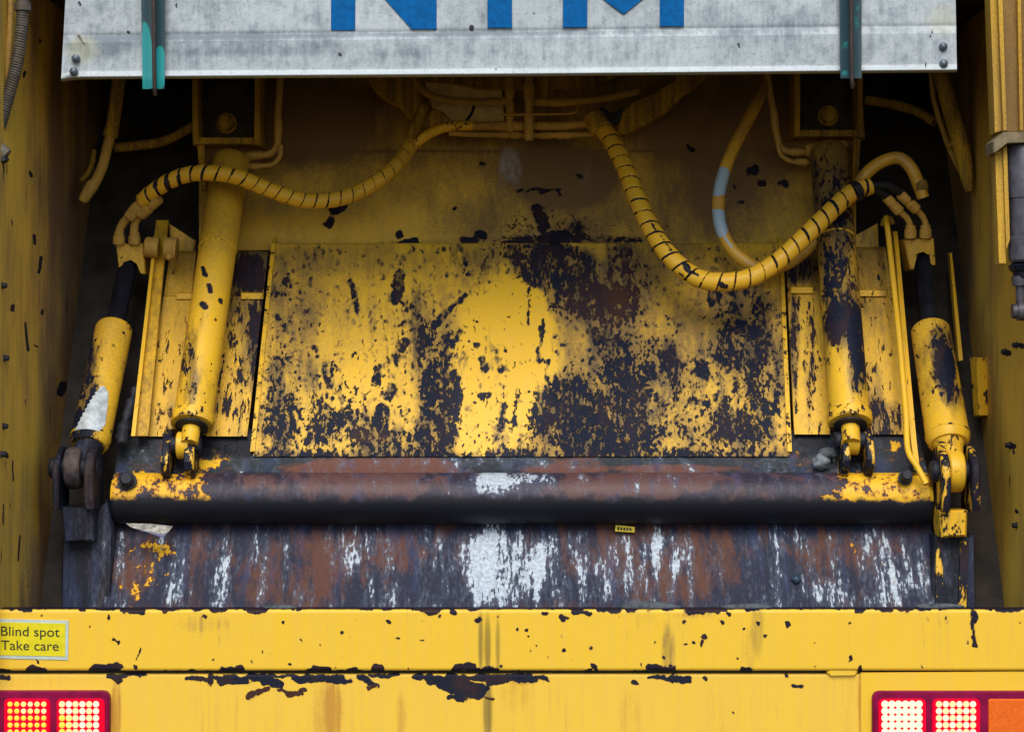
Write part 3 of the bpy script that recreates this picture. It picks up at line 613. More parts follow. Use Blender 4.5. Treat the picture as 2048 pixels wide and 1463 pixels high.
lathe('pivot_tube', (x0t, tc[1], tc[2]), (x1t, tc[1], tc[2]), [(0, tr * .93)] + [(t, tr) for t in np.linspace(.004, .996, n)] + [(1, tr * .93)], M_tube, slide, seg=44, attr=tube_attr())
# upright lugs that hold the feet of the inner rams
def lug(x0, x1, y0, y1, off, mat, parent, name='lug', seed=0, back=.0):
    """plate seen edge-on: outline in depth and height, thickness across"""
    ys = np.linspace(y0, y1, 9); pts = []
    for i, y in enumerate(ys):
        t = i / 8; o = off * (1 - abs(2 * t - .8) ** 3.0 * .55)
        pts.append(P((x0 + x1) / 2 - (x1 - x0) / 2, y, dpl(y) - o))
    for y in ys[::-1]: pts.append(P((x0 + x1) / 2 - (x1 - x0) / 2, y, dpl(y) + .02 + back))
    p = V3(pts); p[:, 0] = p[:, 0].mean()
    w = (x1 - x0) * K * (D + .4) / D
    return prism(name, p, (w, 0, 0), mat, parent, .003)
lug(332, 348, 856, 968, .115, M_lug, slide); lug(377, 397, 848, 968, .115, M_lug, slide)
lug(1676, 1691, 850, 962, .115, M_lug, slide); lug(1723, 1739, 846, 962, .115, M_lug, slide)
bolt('flange_bolt', P(256., 962., .395), (0, -1, .35), .017, .03, M_black, slide)
bolt('flange_bolt', P(1810., 956., .395), (0, -1, .35), .014, .035, M_black, slide)

# ================================================================== packer blade below the tube
blade = thing('packer_blade', 'scraped and rusted steel packer blade hanging below the tube, streaked white and brown', 'packer blade', P(1024., 1215., .33))
bl_white = fsum(const(.05), lambda px, py: .35 * vnoise(px, py * .4, 50, 131), blobs([(1005, 1130, 88, 85, .50), (1190, 1150, 50, 60, .12), (1320, 1110, 60, 50, .10), (950, 1140, 45, 70, .22), (1095, 1150, 38, 70, .26), (1175, 1150, 16, 60, .28), (1205, 1150, 12, 60, .22), (1245, 1120, 20, 60, .26), (1310, 1090, 22, 40, .22), (1345, 1100, 40, 40, .18), (1330, 1170, 20, 50, .14), (1400, 1120, 30, 60, .10), (790, 1110, 16, 40, .24), (793, 1185, 14, 22, .36), (690, 1100, 40, 50, .13), (710, 1090, 20, 40, .14), (850, 1150, 20, 70, .08), (880, 1120, 15, 60, .12), (1800, 1150, 28, 60, .30), (1750, 1090, 30, 30, .14), (1660, 1190, 30, 30, .25), (1740, 1195, 60, 14, .14), (1540, 1080, 60, 30, .08), (620, 1080, 40, 40, .04), (385, 1150, 12, 50, .14), (360, 1180, 10, 30, .12), (1570, 1120, 40, 60, -.04)]), rampy(1045, 1075, -.4, 0))
bl_yel = fsum(const(-.30), blobs([(300, 1125, 60, 45, .42), (340, 1090, 60, 30, .32), (260, 1170, 50, 40, .28), (285, 1190, 60, 30, .3), (1710, 1085, 20, 26, .42), (1660, 1110, 12, 20, .4), (1760, 1110, 30, 40, .38), (1690, 1150, 30, 60, .30), (1790, 1180, 30, 40, .3), (1620, 1170, 20, 20, .3), (1390, 1190, 30, 30, .18)]))
bl_rust = fsum(const(-.08), blobs([(250, 1120, 60, 60, .35), (600, 1150, 120, 80, .30), (760, 1100, 150, 40, .2), (1230, 1100, 60, 60, .3), (1400, 1120, 100, 70, .3), (1290, 1170, 60, 50, .2), (470, 1150, 60, 60, .0), (1550, 1170, 60, 60, -.4), (860, 1190, 60, 40, -.4), (700, 1190, 30, 40, -.2), (1700, 1100, 80, 40, .25)]))
slab('blade_face', pgrid(214, 1862, 204, 1872, 1036, 1275, 3.2, lambda px, py: np.interp(py, [1036, 1275], [.475, .30])), (0, .02, -.005), M_blade, blade, {'white': bl_white, 'yel': bl_yel, 'rust': bl_rust})
# arms at its two ends carrying the outer rams' feet
def arm(xs, yel):
    x0, x1, xb0, xb1 = xs
    a = px_prism('blade_arm', [(x0, 1076), (x1, 1076), (xb1, 1290), (xb0, 1290)], lambda y: np.interp(y, [1076, 1290], [.40, .34]), .08, M_arm, blade, .006)
    return a
def dark_attr(c): return {'yel': const(c)}
armL = px_prism('blade_arm', [(124, 1080), (214, 1000), (224, 1060), (218, 1290), (122, 1290)], lambda y: np.interp(y, [1000, 1290], [.40, .34]), .09, M_arm, blade, .006, attr=dark_attr(-.35))
armR = px_prism('blade_arm', [(1868, 1070), (1948, 1070), (1952, 1290), (1860, 1290)], lambda y: np.interp(y, [1000, 1290], [.40, .34]), .09, M_arm, blade, .006, attr=dark_attr(-.3))
prism('stiffener', [P(1873., 1082., .375), P(1887., 1082., .375), P(1884., 1290., .33), P(1868., 1290., .33)], (0, .03, 0), M_lug, blade, .002)
prism('stiffener', [P(1921., 1082., .375), P(1937., 1082., .375), P(1930., 1290., .33), P(1914., 1290., .33)], (0, .03, 0), M_lug, blade, .002)
px_prism('foot_block', [(121, 1014), (186, 1016), (186, 1082), (128, 1086)], .33, .10, M_arm, blade, .008, attr=dark_attr(-.12))
px_prism('foot_block', [(1879, 1020), (1936, 1020), (1934, 1073), (1884, 1075)], .33, .10, M_chip, blade, .008)
def lugv(x0, x1, y0, y1, d_front, mat, rim=.07):
    ys = np.linspace(y0, y1, 9); pts = []
    for i, y in enumerate(ys):
        t = i / 8; pts.append(P(float(x0), y, d_front + (max(0, .42 - t) ** 2) * .45 + (max(0, t - .85) ** 2) * .4))
    for y in ys[::-1]: pts.append(P(float(x0), y, d_front + .14))
    p = V3(pts); p[:, 0] = p[:, 0].mean()
    return prism('lug', p, ((x1 - x0) * K * 1.07, 0, 0), mat, blade, .004)
lugv(117, 129, 892, 1018, .30, M_arm); lugv(179, 198, 886, 1018, .30, M_arm)
lugv(1873, 1890, 888, 1022, .30, M_lug); lugv(1932, 1948, 888, 1022, .30, M_lug)

# ================================================================== hydraulic rams
G_RAM = 'hydraulic rams working the packing plate'
def ram_inner(top, bot, w0, w1, label, wear, dirt, eye_x, eye_y0, eye_y1, topw=None):
    o = thing('hydraulic_ram', label, 'hydraulic ram', PL(bot[0], bot[1] + 60, .08), G_RAM)
    a = PL(top[0], top[1], .115); b = PL(bot[0], bot[1], .115)
    r0 = w0 / 2 * K * (D + a[1]) / D; r1 = w1 / 2 * K * (D + b[1]) / D
    lathe('barrel', a, b, barrel_prof(r0, 160, r1), M_ram, o, seg=48, attr={'wear': wear, 'dirt': dirt})
    ax = (b - a) / np.linalg.norm(b - a)
    lathe('gland_ring', b - ax * .012, b + ax * .022, [(0, r1 * 1.02), (.1, r1 * 1.12), (.6, r1 * 1.14), (.95, r1 * 1.08), (1, r1 * .8)], M_chip, o, seg=36)
    lathe('piston_rod', b, b + ax * .075, [(0, r1 * .46), (1, r1 * .46)], M_chip, o, seg=20)
    lathe('weld_bead', a + ax * .30, a + ax * .306, [(0, r0 * 1.0), (.3, r0 * 1.03), (.7, r0 * 1.03), (1, r0 * 1.0)], M_chip, o, seg=36)
    lathe('gland_seal', b + ax * .022, b + ax * .030, [(0, r1 * .80), (.2, r1 * .84), (.8, r1 * .84), (1, r1 * .5)], M_black, o, seg=30)
    bolt('grease_nipple', b - ax * .03 + V3((.012, -r1 * .97, 0)), (0.1, -1, 0), .005, .012, M_black, o)
    e = PL(eye_x, (eye_y0 + eye_y1) / 2, .085); hw = .016; rr = (eye_y1 - eye_y0) / 2 * K * 1.06
    lathe('rod_eye', e - V3((hw, 0, 0)), e + V3((hw, 0, 0)), [(0, rr * .9), (.08, rr), (.92, rr), (1, rr * .9)], M_ram, o, seg=30)
    lathe('pivot_pin', e - V3((.045, 0, 0)), e + V3((.045, 0, 0)), [(0, .018), (.05, .022), (.95, .022), (1, .018)], M_black, o, seg=18)
    return o
r1 = ram_inner((462, 318), (386, 836), 74, 78, 'yellow hydraulic ram left of the flaking plate, clean and bright with small chips', 
    fsum(const(-.02), rampy(560, 640, -.10, .02), blobs([(375, 760, 20, 100, .22), (365, 640, 12, 40, .12), (400, 480, 8, 14, .25), (420, 800, 40, 40, .02), (410, 490, 8, 10, .2)]), strokes([(418, 570, 421, 582, 4), (405, 535, 410, 550, 3), (405, 608, 409, 612, 5), (440, 600, 442, 604, 3)], 3)),
    fsum(rampy(380, 700, .42, -.10), blobs([(440, 720, 25, 120, -.15)])), 367., 862, 918)
r2 = ram_inner((1658, 300), (1699, 834), 76, 80, 'hydraulic ram right of the flaking plate, black grease over its upper half', 
    fsum(const(.02), rampy(330, 480, .1, .12), blobs([(1690, 640, 40, 50, .20), (1715, 700, 18, 80, .26), (1660, 560, 14, 60, .18), (1700, 560, 30, 40, .1), (1668, 650, 18, 40, .2), (1680, 760, 22, 70, -.16), (1672, 470, 40, 60, .14), (1700, 800, 40, 30, -.06), (1655, 380, 60, 60, .12)])),
    fsum(rampy(380, 700, .65, .0), const(.05)), 1704., 850, 910)
def ram_outer(block, rod_top, bt, bb, w0, w1, label, wear, dirt, eye, patch=None):
    o = thing('hydraulic_ram', label, 'hydraulic ram', P(bb[0], bb[1] + 60, .42), G_RAM)
    d0 = .80
    px_prism('port_block', block, .74, .09, M_ram, o, .004, attr={'dirt': const(.35)})
    a = P(rod_top[0], rod_top[1], .80); t = P(bt[0], bt[1], .63); b = P(bb[0], bb[1], .40)
    r0 = w0 / 2 * K * (D + .63) / D; r1_ = w1 / 2 * K * (D + .40) / D
    ax = (b - t) / np.linalg.norm(b - t)
    lathe('piston_rod', a, t + ax * .05, [(0, r0 * .52), (1, r0 * .52)], M_rod, o, seg=26)
    lathe('barrel', t, b, [(0, r0 * .80), (.012, r0 * .93), (.03, r0)] + [(x, r0 + (r1_ - r0) * x) for x in np.linspace(.06, .94, 120)] + [(.97, r1_ * .97), (1, r1_ * .86)], M_ram, o, seg=48, attr={'wear': wear, 'dirt': dirt})
    lathe('end_weld', b - ax * .030, b - ax * .022, [(0, r1_ * .99), (.3, r1_ * 1.025), (.7, r1_ * 1.025), (1, r1_ * .98)], M_chip, o, seg=36)
    ex, y0, y1, ew = eye; e = P(ex, (y0 + y1) / 2, .365); rr = (y1 - y0) / 2 * K * 1.07; hw = ew / 2 * K * 1.07
    lathe('rod_neck', b - ax * .01, e, [(0, r1_ * .8), (.25, r1_ * .62), (1, hw * .95)], M_arm if patch else M_chip, o, seg=24)
    lathe('rod_eye', e - V3((hw, 0, 0)), e + V3((hw, 0, 0)), [(0, rr * .88), (.1, rr * .97), (.3, rr), (.7, rr), (.9, rr * .97), (1, rr * .88)], M_eyeL if patch else M_ram, o, seg=34)
    lathe('pivot_pin', e - V3((.062, 0, 0)), e + V3((.062, 0, 0)), [(0, .022), (.05, .027), (.95, .027), (1, .022)], M_black, o, seg=18)
    return o
M_eyeL = steel('eye_steel', dark=(.03, .028, .04), rust=(.12, .085, .07), rb=.5, white=(.5, .45, .38), st=(1, 1, .6))
def white_patch_wear(px, py): return blobs([(205, 740, 20, 100, -.1), (165, 760, 30, 110, .30), (200, 800, 20, 40, .12), (190, 700, 30, 40, .1), (150, 860, 40, 40, .3)])(px, py)
r3 = ram_outer([(231, 488), (286, 486), (291, 548), (283, 548), (276, 528), (260, 517), (244, 524), (238, 545)], (262, 505), (229, 652), (178, 892), 74, 80,
    'leftmost hydraulic ram, greasy yellow barrel with a torn white patch near its foot', fsum(const(.02), white_patch_wear), fsum(const(.18), rampy(650, 780, .1, 0)), (149, 893, 978, 32), True)
r4 = ram_outer([(1808, 478), (1868, 476), (1872, 530), (1864, 532), (1862, 510), (1846, 500), (1832, 506), (1826, 540), (1820, 538)], (1845, 500), (1860, 655), (1898, 888), 78, 88,
    'rightmost hydraulic ram, mottled barrel beside a yellow ledge, its foot bright yellow', fsum(const(.10), blobs([(1890, 740, 22, 40, .32), (1880, 690, 40, 40, .18), (1900, 790, 22, 22, .15), (1890, 850, 50, 40, -.2), (1850, 700, 12, 60, -.1)])),
    fsum(const(.18), rampy(780, 860, .0, -.15)), (1909, 900, 984, 32))
# white plaster-like patch on the leftmost barrel: a torn sticker lying round the metal
def wrap_patch(parent):
    t = P(229., 652., .63); b = P(178., 892., .40); ax = b - t; a_, b_ = frame_of(ax)
    L = np.linalg.norm(ax); u = ax / L
    front = V3((0, -1, 0)) - u * np.dot(V3((0, -1, 0)), u); front /= np.linalg.norm(front); side = np.cross(u, front)
    if side[0] < 0: side = -side
    rows = []
    ts = np.linspace(.60, .955, 40); half = 26
    for i, tt in enumerate(ts):
        k = i / 39
        lo = np.interp(k, [0, .15, .3, .5, .8, 1], [.20, .02, -.12, -.30, -.55, -.75]) + .05 * math.sin(i * 1.7) * (k > .1)
        hi = np.interp(k, [0, .1, .4, .8, 1], [.36, .62, .72, .80, .55]) + .04 * math.sin(i * 2.3)
        rr = (37 + 3 * tt) * K * (D + .63 - .23 * tt) / D + .0015
        an = np.linspace(lo, hi, half)
        rows.append(t + ax * tt + rr * (np.cos(an)[:, None] * front + np.sin(an)[:, None] * side))
    g = np.array(rows).transpose(1, 0, 2)
    slab('white_patch', g, (0, .0025, 0), plain('dirty_white', (.50, .55, .58), .6, 0, .35, 50, .3), parent)
wrap_patch(r3)
# lift ram and its channel on the right edge of the opening
lift = thing('lift_ram', 'grey lift ram in a yellow channel at the right edge, with a strap bracket', 'hydraulic ram', P(2030., 640., .12))
px_prism('channel_strip', [(1978, -60), (1992, -60), (2006, 262), (1990, 266)], .12, .06, M_channel, lift, .002)
px_prism('channel_flange', [(1994, -60), (2003, -60), (2014, 262), (2007, 262)], .10, .05, M_channel, lift, .002)
px_prism('channel_back', [(2003, -60), (2075, -60), (2075, 264), (2014, 264)], .13, .04, M_channel, lift, .002, attr={'dirt': const(.35)})
px_prism('channel_rib', [(2034, -60), (2041, -60), (2046, 262), (2040, 262)], .11, .03, M_channel, lift, .002)
px_prism('clamp_band', [(1986, 283), (2009, 264), (2075, 262), (2075, 284), (2012, 287), (1988, 306)], .06, .09, plain('dull_band', (.20, .155, .09), .6, .0, .3, 60, .3), lift, .004)
px_prism('lower_strip', [(1990, 305), (2004, 298), (2012, 528), (1998, 528)], .10, .05, M_channel, lift, .002)
px_prism('lower_flange', [(2006, 296), (2014, 290), (2020, 480), (2013, 500)], .09, .03, M_channel, lift, .002)
M_grey = plain('grey_barrel', (.085, .08, .10), .4, .2, .4, 30, .15)
lathe('barrel', P(2044., 290., .11), P(2050., 524., .11), [(0, .034), (.02, .037), (.45, .037), (.46, .035), (.78, .035), (.79, .038), (.98, .038), (1, .034)], M_grey, lift, seg=30)
lathe('gland', P(2044., 524., .11), P(2046., 556., .11), [(0, .022), (.2, .034), (.5, .030), (.6, .024), (1, .022)], M_rod, lift, seg=24)
lathe('piston_rod', P(2040., 552., .11), P(2042., 606., .11), [(0, .020), (.35, .020), (.36, .012), (1, .012)], M_grey, lift, seg=18)
lathe('rod_end', P(2024., 622., .10), P(2056., 622., .10), [(0, .018), (.3, .018), (.32, .023), (.8, .023), (1, .018)], M_grey, lift, seg=20)

# ================================================================== cover panel, its letters, two straps
cover = thing('cover_panel', 'weathered bare aluminium cover panel with big blue capital letters across the top', 'cover panel', P(1024., 150., .13))
t = NT('aluminium_sheet')
vs_ = t.map((90, 90, 9)); n1 = t.noise(1, 6, .65, vs_); n2 = t.noise(12, 5, .6); n3 = t.noise(150, 3, .7); n4 = t.noise(1, 5, .65, t.map((30, 30, 12), (4, 1, 2)))
dd = t.step(t.add(t.attr('dirt'), t.add(t.mul(t.sub(n1, .5), .8), t.add(t.mul(t.sub(n2, .5), .8), t.add(t.mul(t.sub(n4, .5), .8), t.mul(t.sub(t.noise(45, 5, .7), .5), 1.1))))), 0, 1)
c = t.mix(dd, (.42, .465, .485), (.13, .165, .19))
c = t.mix(t.step(n3, .52, .72, 0, .6), c, (.17, .19, .22))
c = t.mix(t.step(t.add(t.attr('wear'), t.mul(t.sub(t.noise(70, 4, .6), .5), .8)), .45, .55), c, (.02, .02, .03))
c = t.mix(t.step(t.noise(1, 5, .7, t.map((6, 6, 260), (1, 2, 3))), .62, .72, 0, .35), c, (.16, .18, .20))
c = t.mix(t.mul(t.attr('yel'), .6), c, (.42, .38, .16))
M_alu = t.out(Base_Color=c, Roughness=t.add(.48, t.mul(n2, .2)), Metallic=.15, Normal=t.bump(t.add(n1, t.mul(n3, .6)), .25, .0015))
def cov_edge(px): return np.interp(px, [122, 160, 1024, 1912], [163, 159, 153, 145])
def cov_top(px): return 0 * px - 170
prof_t = [0, .02] + list(np.linspace(.04, .66, 40)) + list(np.linspace(.665, .985, 120)) + [.99, .995, 1.0]
tt_ = np.array(prof_t)[None, :]; uu = np.linspace(0, 1, 520)[:, None]
edge_l = 131 - 9 * np.clip((tt_ - .5) * 2, 0, 1); px = edge_l * (1 - uu) + np.interp(tt_, [0, .5, 1], [1910, 1911, 1914]) * uu
bend = np.interp(px, [122, 1912], [0, 0]); eb = cov_edge(px); py = -170 + (eb + 170) * tt_
crease = np.interp(px, [122, 1912], [80, 60]) - 8
dy = py - crease
dep = .120 + .0015 * np.exp(-(dy / 5) ** 2) - .005 * np.clip(dy / 14, 0, 1)
lip = np.clip((py - (eb - 16)) / 16, 0, 1); dep = dep - .006 * np.sin(np.clip(lip, 0, 1) * math.pi * .5) + .026 * np.clip((lip - .6) / .4, 0, 1) ** 2
dep = dep + .0025 * np.sin(px * .006 + 1) * np.sin(py * .02) + .004 * np.exp(-((px - 150) / 14) ** 2 - ((py - 140) / 22) ** 2) - .003 * np.exp(-((px - 165) / 10) ** 2 - ((py - 80) / 16) ** 2) + .012 * np.exp(-((px - 140) / 12) ** 2 - ((py - 160) / 8) ** 2)
cov_dirt_tone = fsum(const(.26), lambda px, py: .62 * np.exp(-((py - np.interp(px, [122, 1912], [76, 58])) / 7) ** 2) * np.interp(px, [122, 300, 900, 1250, 1400, 1912], [.7, .8, 1, .8, .25, .1]),  # stains and crease band, with the lower lip set lighter
    lambda px, py: -.45 * np.clip((py - cov_edge(px) + 22) / 16, 0, 1), blobs([(450, 90, 250, 22, .25), (200, 95, 60, 20, .35), (700, 100, 300, 14, .12), (1500, 40, 160, 40, .12), (1540, 70, 120, 40, .12), (950, 20, 40, 60, .1), (500, 20, 160, 40, .05), (840, 115, 900, 14, .08), (1730, 60, 100, 60, .05), (300, 30, 180, 50, .12)]))
cov_wear = strokes([(157, 72, 168, 88, 2.5), (158, 5, 161, 10, 2.5), (256, 64, 257, 66, 3), (352, 8, 354, 14, 2.5), (679, 108, 681, 111, 3), (943, 55, 943, 58, 5), (991, 138, 992, 139, 2), (1477, 88, 1478, 95, 2), (1860, 75, 1866, 60, 1.5), (1850, 120, 1851, 135, 1.5), (1068, 26, 1069, 30, 2)], 2)
slab('aluminium_sheet', P(px, py, dep), (0, .004, .001), M_alu, cover, {'dirt': cov_dirt_tone, 'wear': cov_wear, 'yel': blobs([(165, 100, 30, 26, .5), (1885, 40, 30, 30, .4)])}, sharp=60)
cover_ = cover
M_blue = plain('blue_vinyl', (.0, .098, .30), .55, 0, .22, 60, .1, spec=.08)
def letter(pts): px_prism('letter', pts, .1155, .006, M_blue, cover, .0008)
letter([(662, 61), (710, 61), (710, -70), (823, 59), (873, 59), (873, -170), (825, -170), (825, -10), (712, -170), (662, -170)])
letter([(975, 56), (1024, 56), (1024, -120), (1085, -120), (1085, -165), (912, -165), (912, -120), (975, -120)])
letter([(1126, 55), (1174, 55), (1174, -25), (1247, 29), (1320, -28), (1320, 53), (1368, 53), (1368, -165), (1320, -165), (1247, -60), (1174, -165), (1126, -165)])
M_rivet = plain('rivet_metal', (.10, .12, .15), .4, .4, .4, 90, .3)
for (a, b) in ((151, 117), (147, 143), (1887, 93), (1888, 127)):
    c_ = P(float(a), float(b), .108)
    lathe('rivet', c_ + V3((0, .006, 0)), c_ - V3((0, .006, 0)), [(0, .010), (.5, .010), (.75, .0085), (.9, .005), (1, .0022)], M_rivet, cover, seg=16)
t = NT('teal_webbing')
wv = t.noise(1, 3, .5, t.map((500, 500, 60))); nn = t.noise(18, 4, .6)
c = t.mix(t.step(t.add(t.attr('wear'), t.mul(t.sub(nn, .5), .9)), .42, .60), (.003, .23, .23), (.005, .034, .045))
M_teal = t.out(Base_Color=c, Roughness=.5, Normal=t.bump(wv, .3, .001))
M_cord = plain('brown_cord', (.045, .030, .025), .6, 0, .4, 60, .3)
def strap(x0, x1, xb0, xb1, yb, cx, ce, wear, label):
    o = thing('strap', label, 'strap', P((x0 + x1) / 2, yb, .09), 'straps hanging over the cover panel')
    def dfun(px, py): return np.interp(py, [-170, 60, 160, 200], [.103, .100, .094, .100]) + .004 * np.cos((px - (x0 + x1) / 2) / (x1 - x0) * 6.28)
    slab('band', pgrid(x0, x1, xb0, xb1, -170, yb, 4, dfun), (0, .004, 0), M_teal, o, {'wear': wear})
    tube('cord', [P(cx - 3, -170, .094), P(cx, 0, .090), P(cx + 1, 100, .086), P(cx + 2, 170, .088), P(cx + 4, ce, .10)], .0048, M_cord, o, seg=10)
strap(280, 330, 285, 329, 178, 307, 190, fsum(const(1.0), blobs([(292, 120, 12, 60, -1.2), (320, 135, 13, 42, -1.0), (290, 30, 8, 60, -.35), (300, 165, 26, 12, -.6)])), 'strap hanging over the cover panel at left, its end bright teal')
strap(1678, 1724, 1681, 1723, 157, 1702, 168, fsum(const(.80), blobs([(1714, 20, 8, 60, -.22), (1690, 110, 10, 40, -.15), (1700, 150, 26, 10, -.12)])), 'dark blue-green strap hanging over the cover panel at right, below it a bracket')

# ================================================================== hoses and pipes
G_HOSE = 'hydraulic hoses slung across the hopper'
def hose_thing(name, label, cat, loc, group=G_HOSE): return thing(name, label, cat, loc, group)
def PP(pts): return [P(float(a), float(b), d) for a, b, d in pts]
def ferrule(parent, a, b, r, mat=None, name='ferrule'):
    return lathe(name, a, b, [(0, r * .9), (.06, r), (.42, r), (.45, r * .9), (.52, r * .9), (.55, r * 1.05), (.96, r * 1.05), (1, r * .9)], mat or M_pipe, parent, seg=18)
# left spiral-wrapped hose
h1 = hose_thing('wrapped_hose', 'spiral-wrapped yellow hose sagging across the left half of the back wall', 'hose', P(600., 400., .7))
path = PP([(285, 402, .70), (305, 384, .68), (340, 362, .66), (380, 348, .65), (425, 346, .64), (475, 354, .65), (530, 376, .68), (590, 397, .70), (640, 402, .72), (690, 394, .74), (740, 372, .77), (780, 343, .80), (805, 316, .83), (822, 288, .86)])
tube('spiral_wrap', path, .0212, M_hose, h1, seg=26, step=.0022, spiral=(.034, lambda u: np.interp(u, [0, .03, .10, .16, .3, .42, .55, .62, .72, 1], [.004, .008, .012, .009, .004, .0024, .0014, .003, .0016, .0014])), attr={'dirt': fsum(const(.05), rampx(560, 800, 0, .35))})
tube('hose_tail', PP([(818, 296, .86), (826, 268, .88), (838, 238, .89), (850, 214, .90)]), .015, M_grimy, h1, seg=14)
tube('hose_tail', PP([(820, 300, .855), (846, 276, .86), (870, 262, .86), (905, 252, .865), (945, 252, .87)]), .0135, M_chip, h1, seg=14)
ferrule(h1, P(300., 385., .69), P(258., 436., .72), .0165)
ferrule(h1, P(318., 396., .685), P(280., 430., .715), .0160)
tube('elbow', PP([(262, 430, .72), (246, 446, .73), (238, 466, .735), (238, 490, .74)]), .0115, M_pipe, h1, seg=12)
tube('elbow', PP([(286, 424, .715), (272, 440, .73), (268, 462, .735), (270, 490, .74)]), .0115, M_pipe, h1, seg=12)
for a in (238, 269): lathe('hose_nut', P(float(a), 464., .735), P(float(a), 488., .738), [(0, .0135), (.3, .0135), (.35, .0165), (1, .0165)], M_pipe, h1, seg=12)
# right spiral-wrapped hose
h2 = hose_thing('wrapped_hose', 'thick spiral-wrapped bright yellow hose hanging in a deep loop over the plate', 'hose', P(1440., 575., .6))
path = PP([(1192, 240, .86), (1222, 280, .82), (1248, 330, .77), (1272, 390, .71), (1300, 452, .66), (1338, 510, .61), (1388, 552, .58), (1440, 564, .56), (1500, 555, .56), (1556, 522, .58), (1606, 476, .60), (1656, 428, .63), (1700, 388, .66), (1738, 372, .68)])
tube('spiral_wrap', path, .0250, M_hose, h2, seg=28, step=.0022, spiral=(.0385, lambda u: np.interp(u, [0, .1, .25, .4, .5, .58, .72, .82, .95, 1], [.002, .0022, .003, .004, .0022, .0022, .005, .0055, .009, .009])),
     attr={'dirt': fsum(rampy(240, 400, .45, -.02), rampx(1560, 1750, 0, .2)), 'wear': strokes([(1300, 440, 1340, 500, 4), (1372, 530, 1378, 545, 8), (1360, 548, 1372, 556, 5), (1440, 568, 1452, 572, 7), (1385, 543, 1395, 550, 5)], 4)}, rfun=lambda u: np.interp(u, [0, .1, .4, 1], [1.0, 1.02, 1.0, .96]))
for (q0, q1) in (((1706, 385, .658), (1718, 379, .664)),):
    lathe('hose_tie', PP([q0])[0], PP([q1])[0], [(0, .0250), (.15, .0275), (.85, .0275), (1, .0250)], M_rubber, h2, seg=22)
tube('black_hose', PP([(1736, 372, .68), (1770, 371, .69), (1800, 384, .70), (1822, 404, .71)]), .0105, M_rubber, h2, seg=12)
tube('black_hose', PP([(1736, 376, .685), (1760, 384, .70), (1778, 396, .71)]), .0105, M_rubber, h2, seg=12)
ferrule(h2, P(1800., 388., .70), P(1834., 420., .72), .0140)
ferrule(h2, P(1772., 394., .71), P(1800., 424., .72), .0140)
tube('elbow', PP([(1832, 418, .72), (1846, 434, .73), (1852, 452, .735), (1852, 478, .74)]), .0085, M_pipe, h2, seg=12)
tube('elbow', PP([(1798, 422, .72), (1814, 436, .73), (1820, 452, .735), (1820, 478, .74)]), .0085, M_pipe, h2, seg=12)
for a in (1821, 1851): lathe('hose_nut', P(float(a), 450., .735), P(float(a), 476., .738), [(0, .0135), (.3, .0135), (.35, .0165), (1, .0165)], M_pipe, h2, seg=12)
lathe('hose_clamp', P(1184., 232., .865), P(1204., 262., .84), [(0, .026), (.1, .030), (.9, .030), (1, .026)], M_grimy, h2, seg=20)
# smooth hose with worn blue-white patches
t = NT('worn_hose'); nz = t.noise(40, 5, .6); n2 = t.noise(60, 4, .6, t.map((1, 1, 1), (5, 5, 5)))
c = t.mix(t.step(t.noise(9, 4, .6), .35, .75), (.68, .38, .035), (.38, .20, .045))
c = t.mix(t.step(t.add(t.attr('dirt'), t.mul(t.sub(nz, .5), .6)), .2, .9), c, (.10, .058, .028))
c = t.mix(t.step(t.add(t.attr('white'), t.mul(t.sub(n2, .5), .9)), .47, .53), c, (.34, .45, .55))
M_worn = t.out(Base_Color=c, Roughness=.42, Normal=t.bump(nz, .25, .001))
h3 = hose_thing('smooth_hose', 'smooth yellow hose with two pale blue worn patches, looping behind the wrapped hose', 'hose', P(1510., 540., .72))
tube('hose', PP([(1530, 150, .95), (1522, 186, .90), (1500, 232, .85), (1470, 290, .80), (1448, 345, .76), (1437, 400, .74), (1442, 455, .72), (1466, 500, .71), (1510, 533, .70), (1556, 534, .71), (1602, 508, .73), (1650, 460, .75), (1694, 410, .76), (1722, 360, .77), (1756, 328, .77), (1796, 316, .77), (1822, 336, .76), (1838, 372, .76), (1846, 396, .76)]),
     .0172, M_worn, h3, seg=20, step=.006, attr={'white': fsum(const(-.25), strokes([(1441, 352, 1436, 384, 22), (1434, 428, 1440, 456, 20), (1450, 475, 1462, 492, 5), (1486, 520, 1500, 528, 3)], 5), blobs([(1445, 405, 40, 14, -.6)])), 'dirt': fsum(rampy(165, 330, .55, -.05), rampx(1560, 1700, 0, .60), rampx(1722, 1740, 0, -.48))})
lathe('hose_collar', P(1838., 362., .76), P(1848., 396., .76), [(0, .018), (.1, .020), (.5, .020), (.55, .016), (1, .014)], M_grimy, h3, seg=16)
# hanging sleeves at the two upper corners
h4 = hose_thing('corner_hose', 'grimy hose coming down the upper left corner beside the side wall', 'hose', P(165., 400., .8))
tube('sleeve', PP([(242, 110, .86), (234, 190, .85), (224, 262, .84)]), .0185, M_grimy, h4, seg=16)
lathe('hose_clamp', P(224., 258., .84), P(220., 274., .84), [(0, .018), (.1, .021), (.9, .021), (1, .018)], M_grimy, h4, seg=16)
tube('hose', PP([(222, 266, .84), (214, 296, .83), (206, 330, .81), (192, 362, .79), (176, 386, .78)]), .0145, M_pipe, h4, seg=16)
lathe('end_fitting', P(188., 366., .785), P(164., 404., .77), [(0, .016), (.1, .018), (.85, .015), (1, .010)], M_pipe, h4, seg=14)
tube('thin_hose', PP([(188, 300, .88), (184, 330, .87), (172, 352, .86), (160, 362, .85)]), .007, M_grimy, h4, seg=10)
h5 = hose_thing('corner_hose', 'flattened hose sleeve tapering down the upper right corner by the wall', 'hose', P(1940., 385., .7))
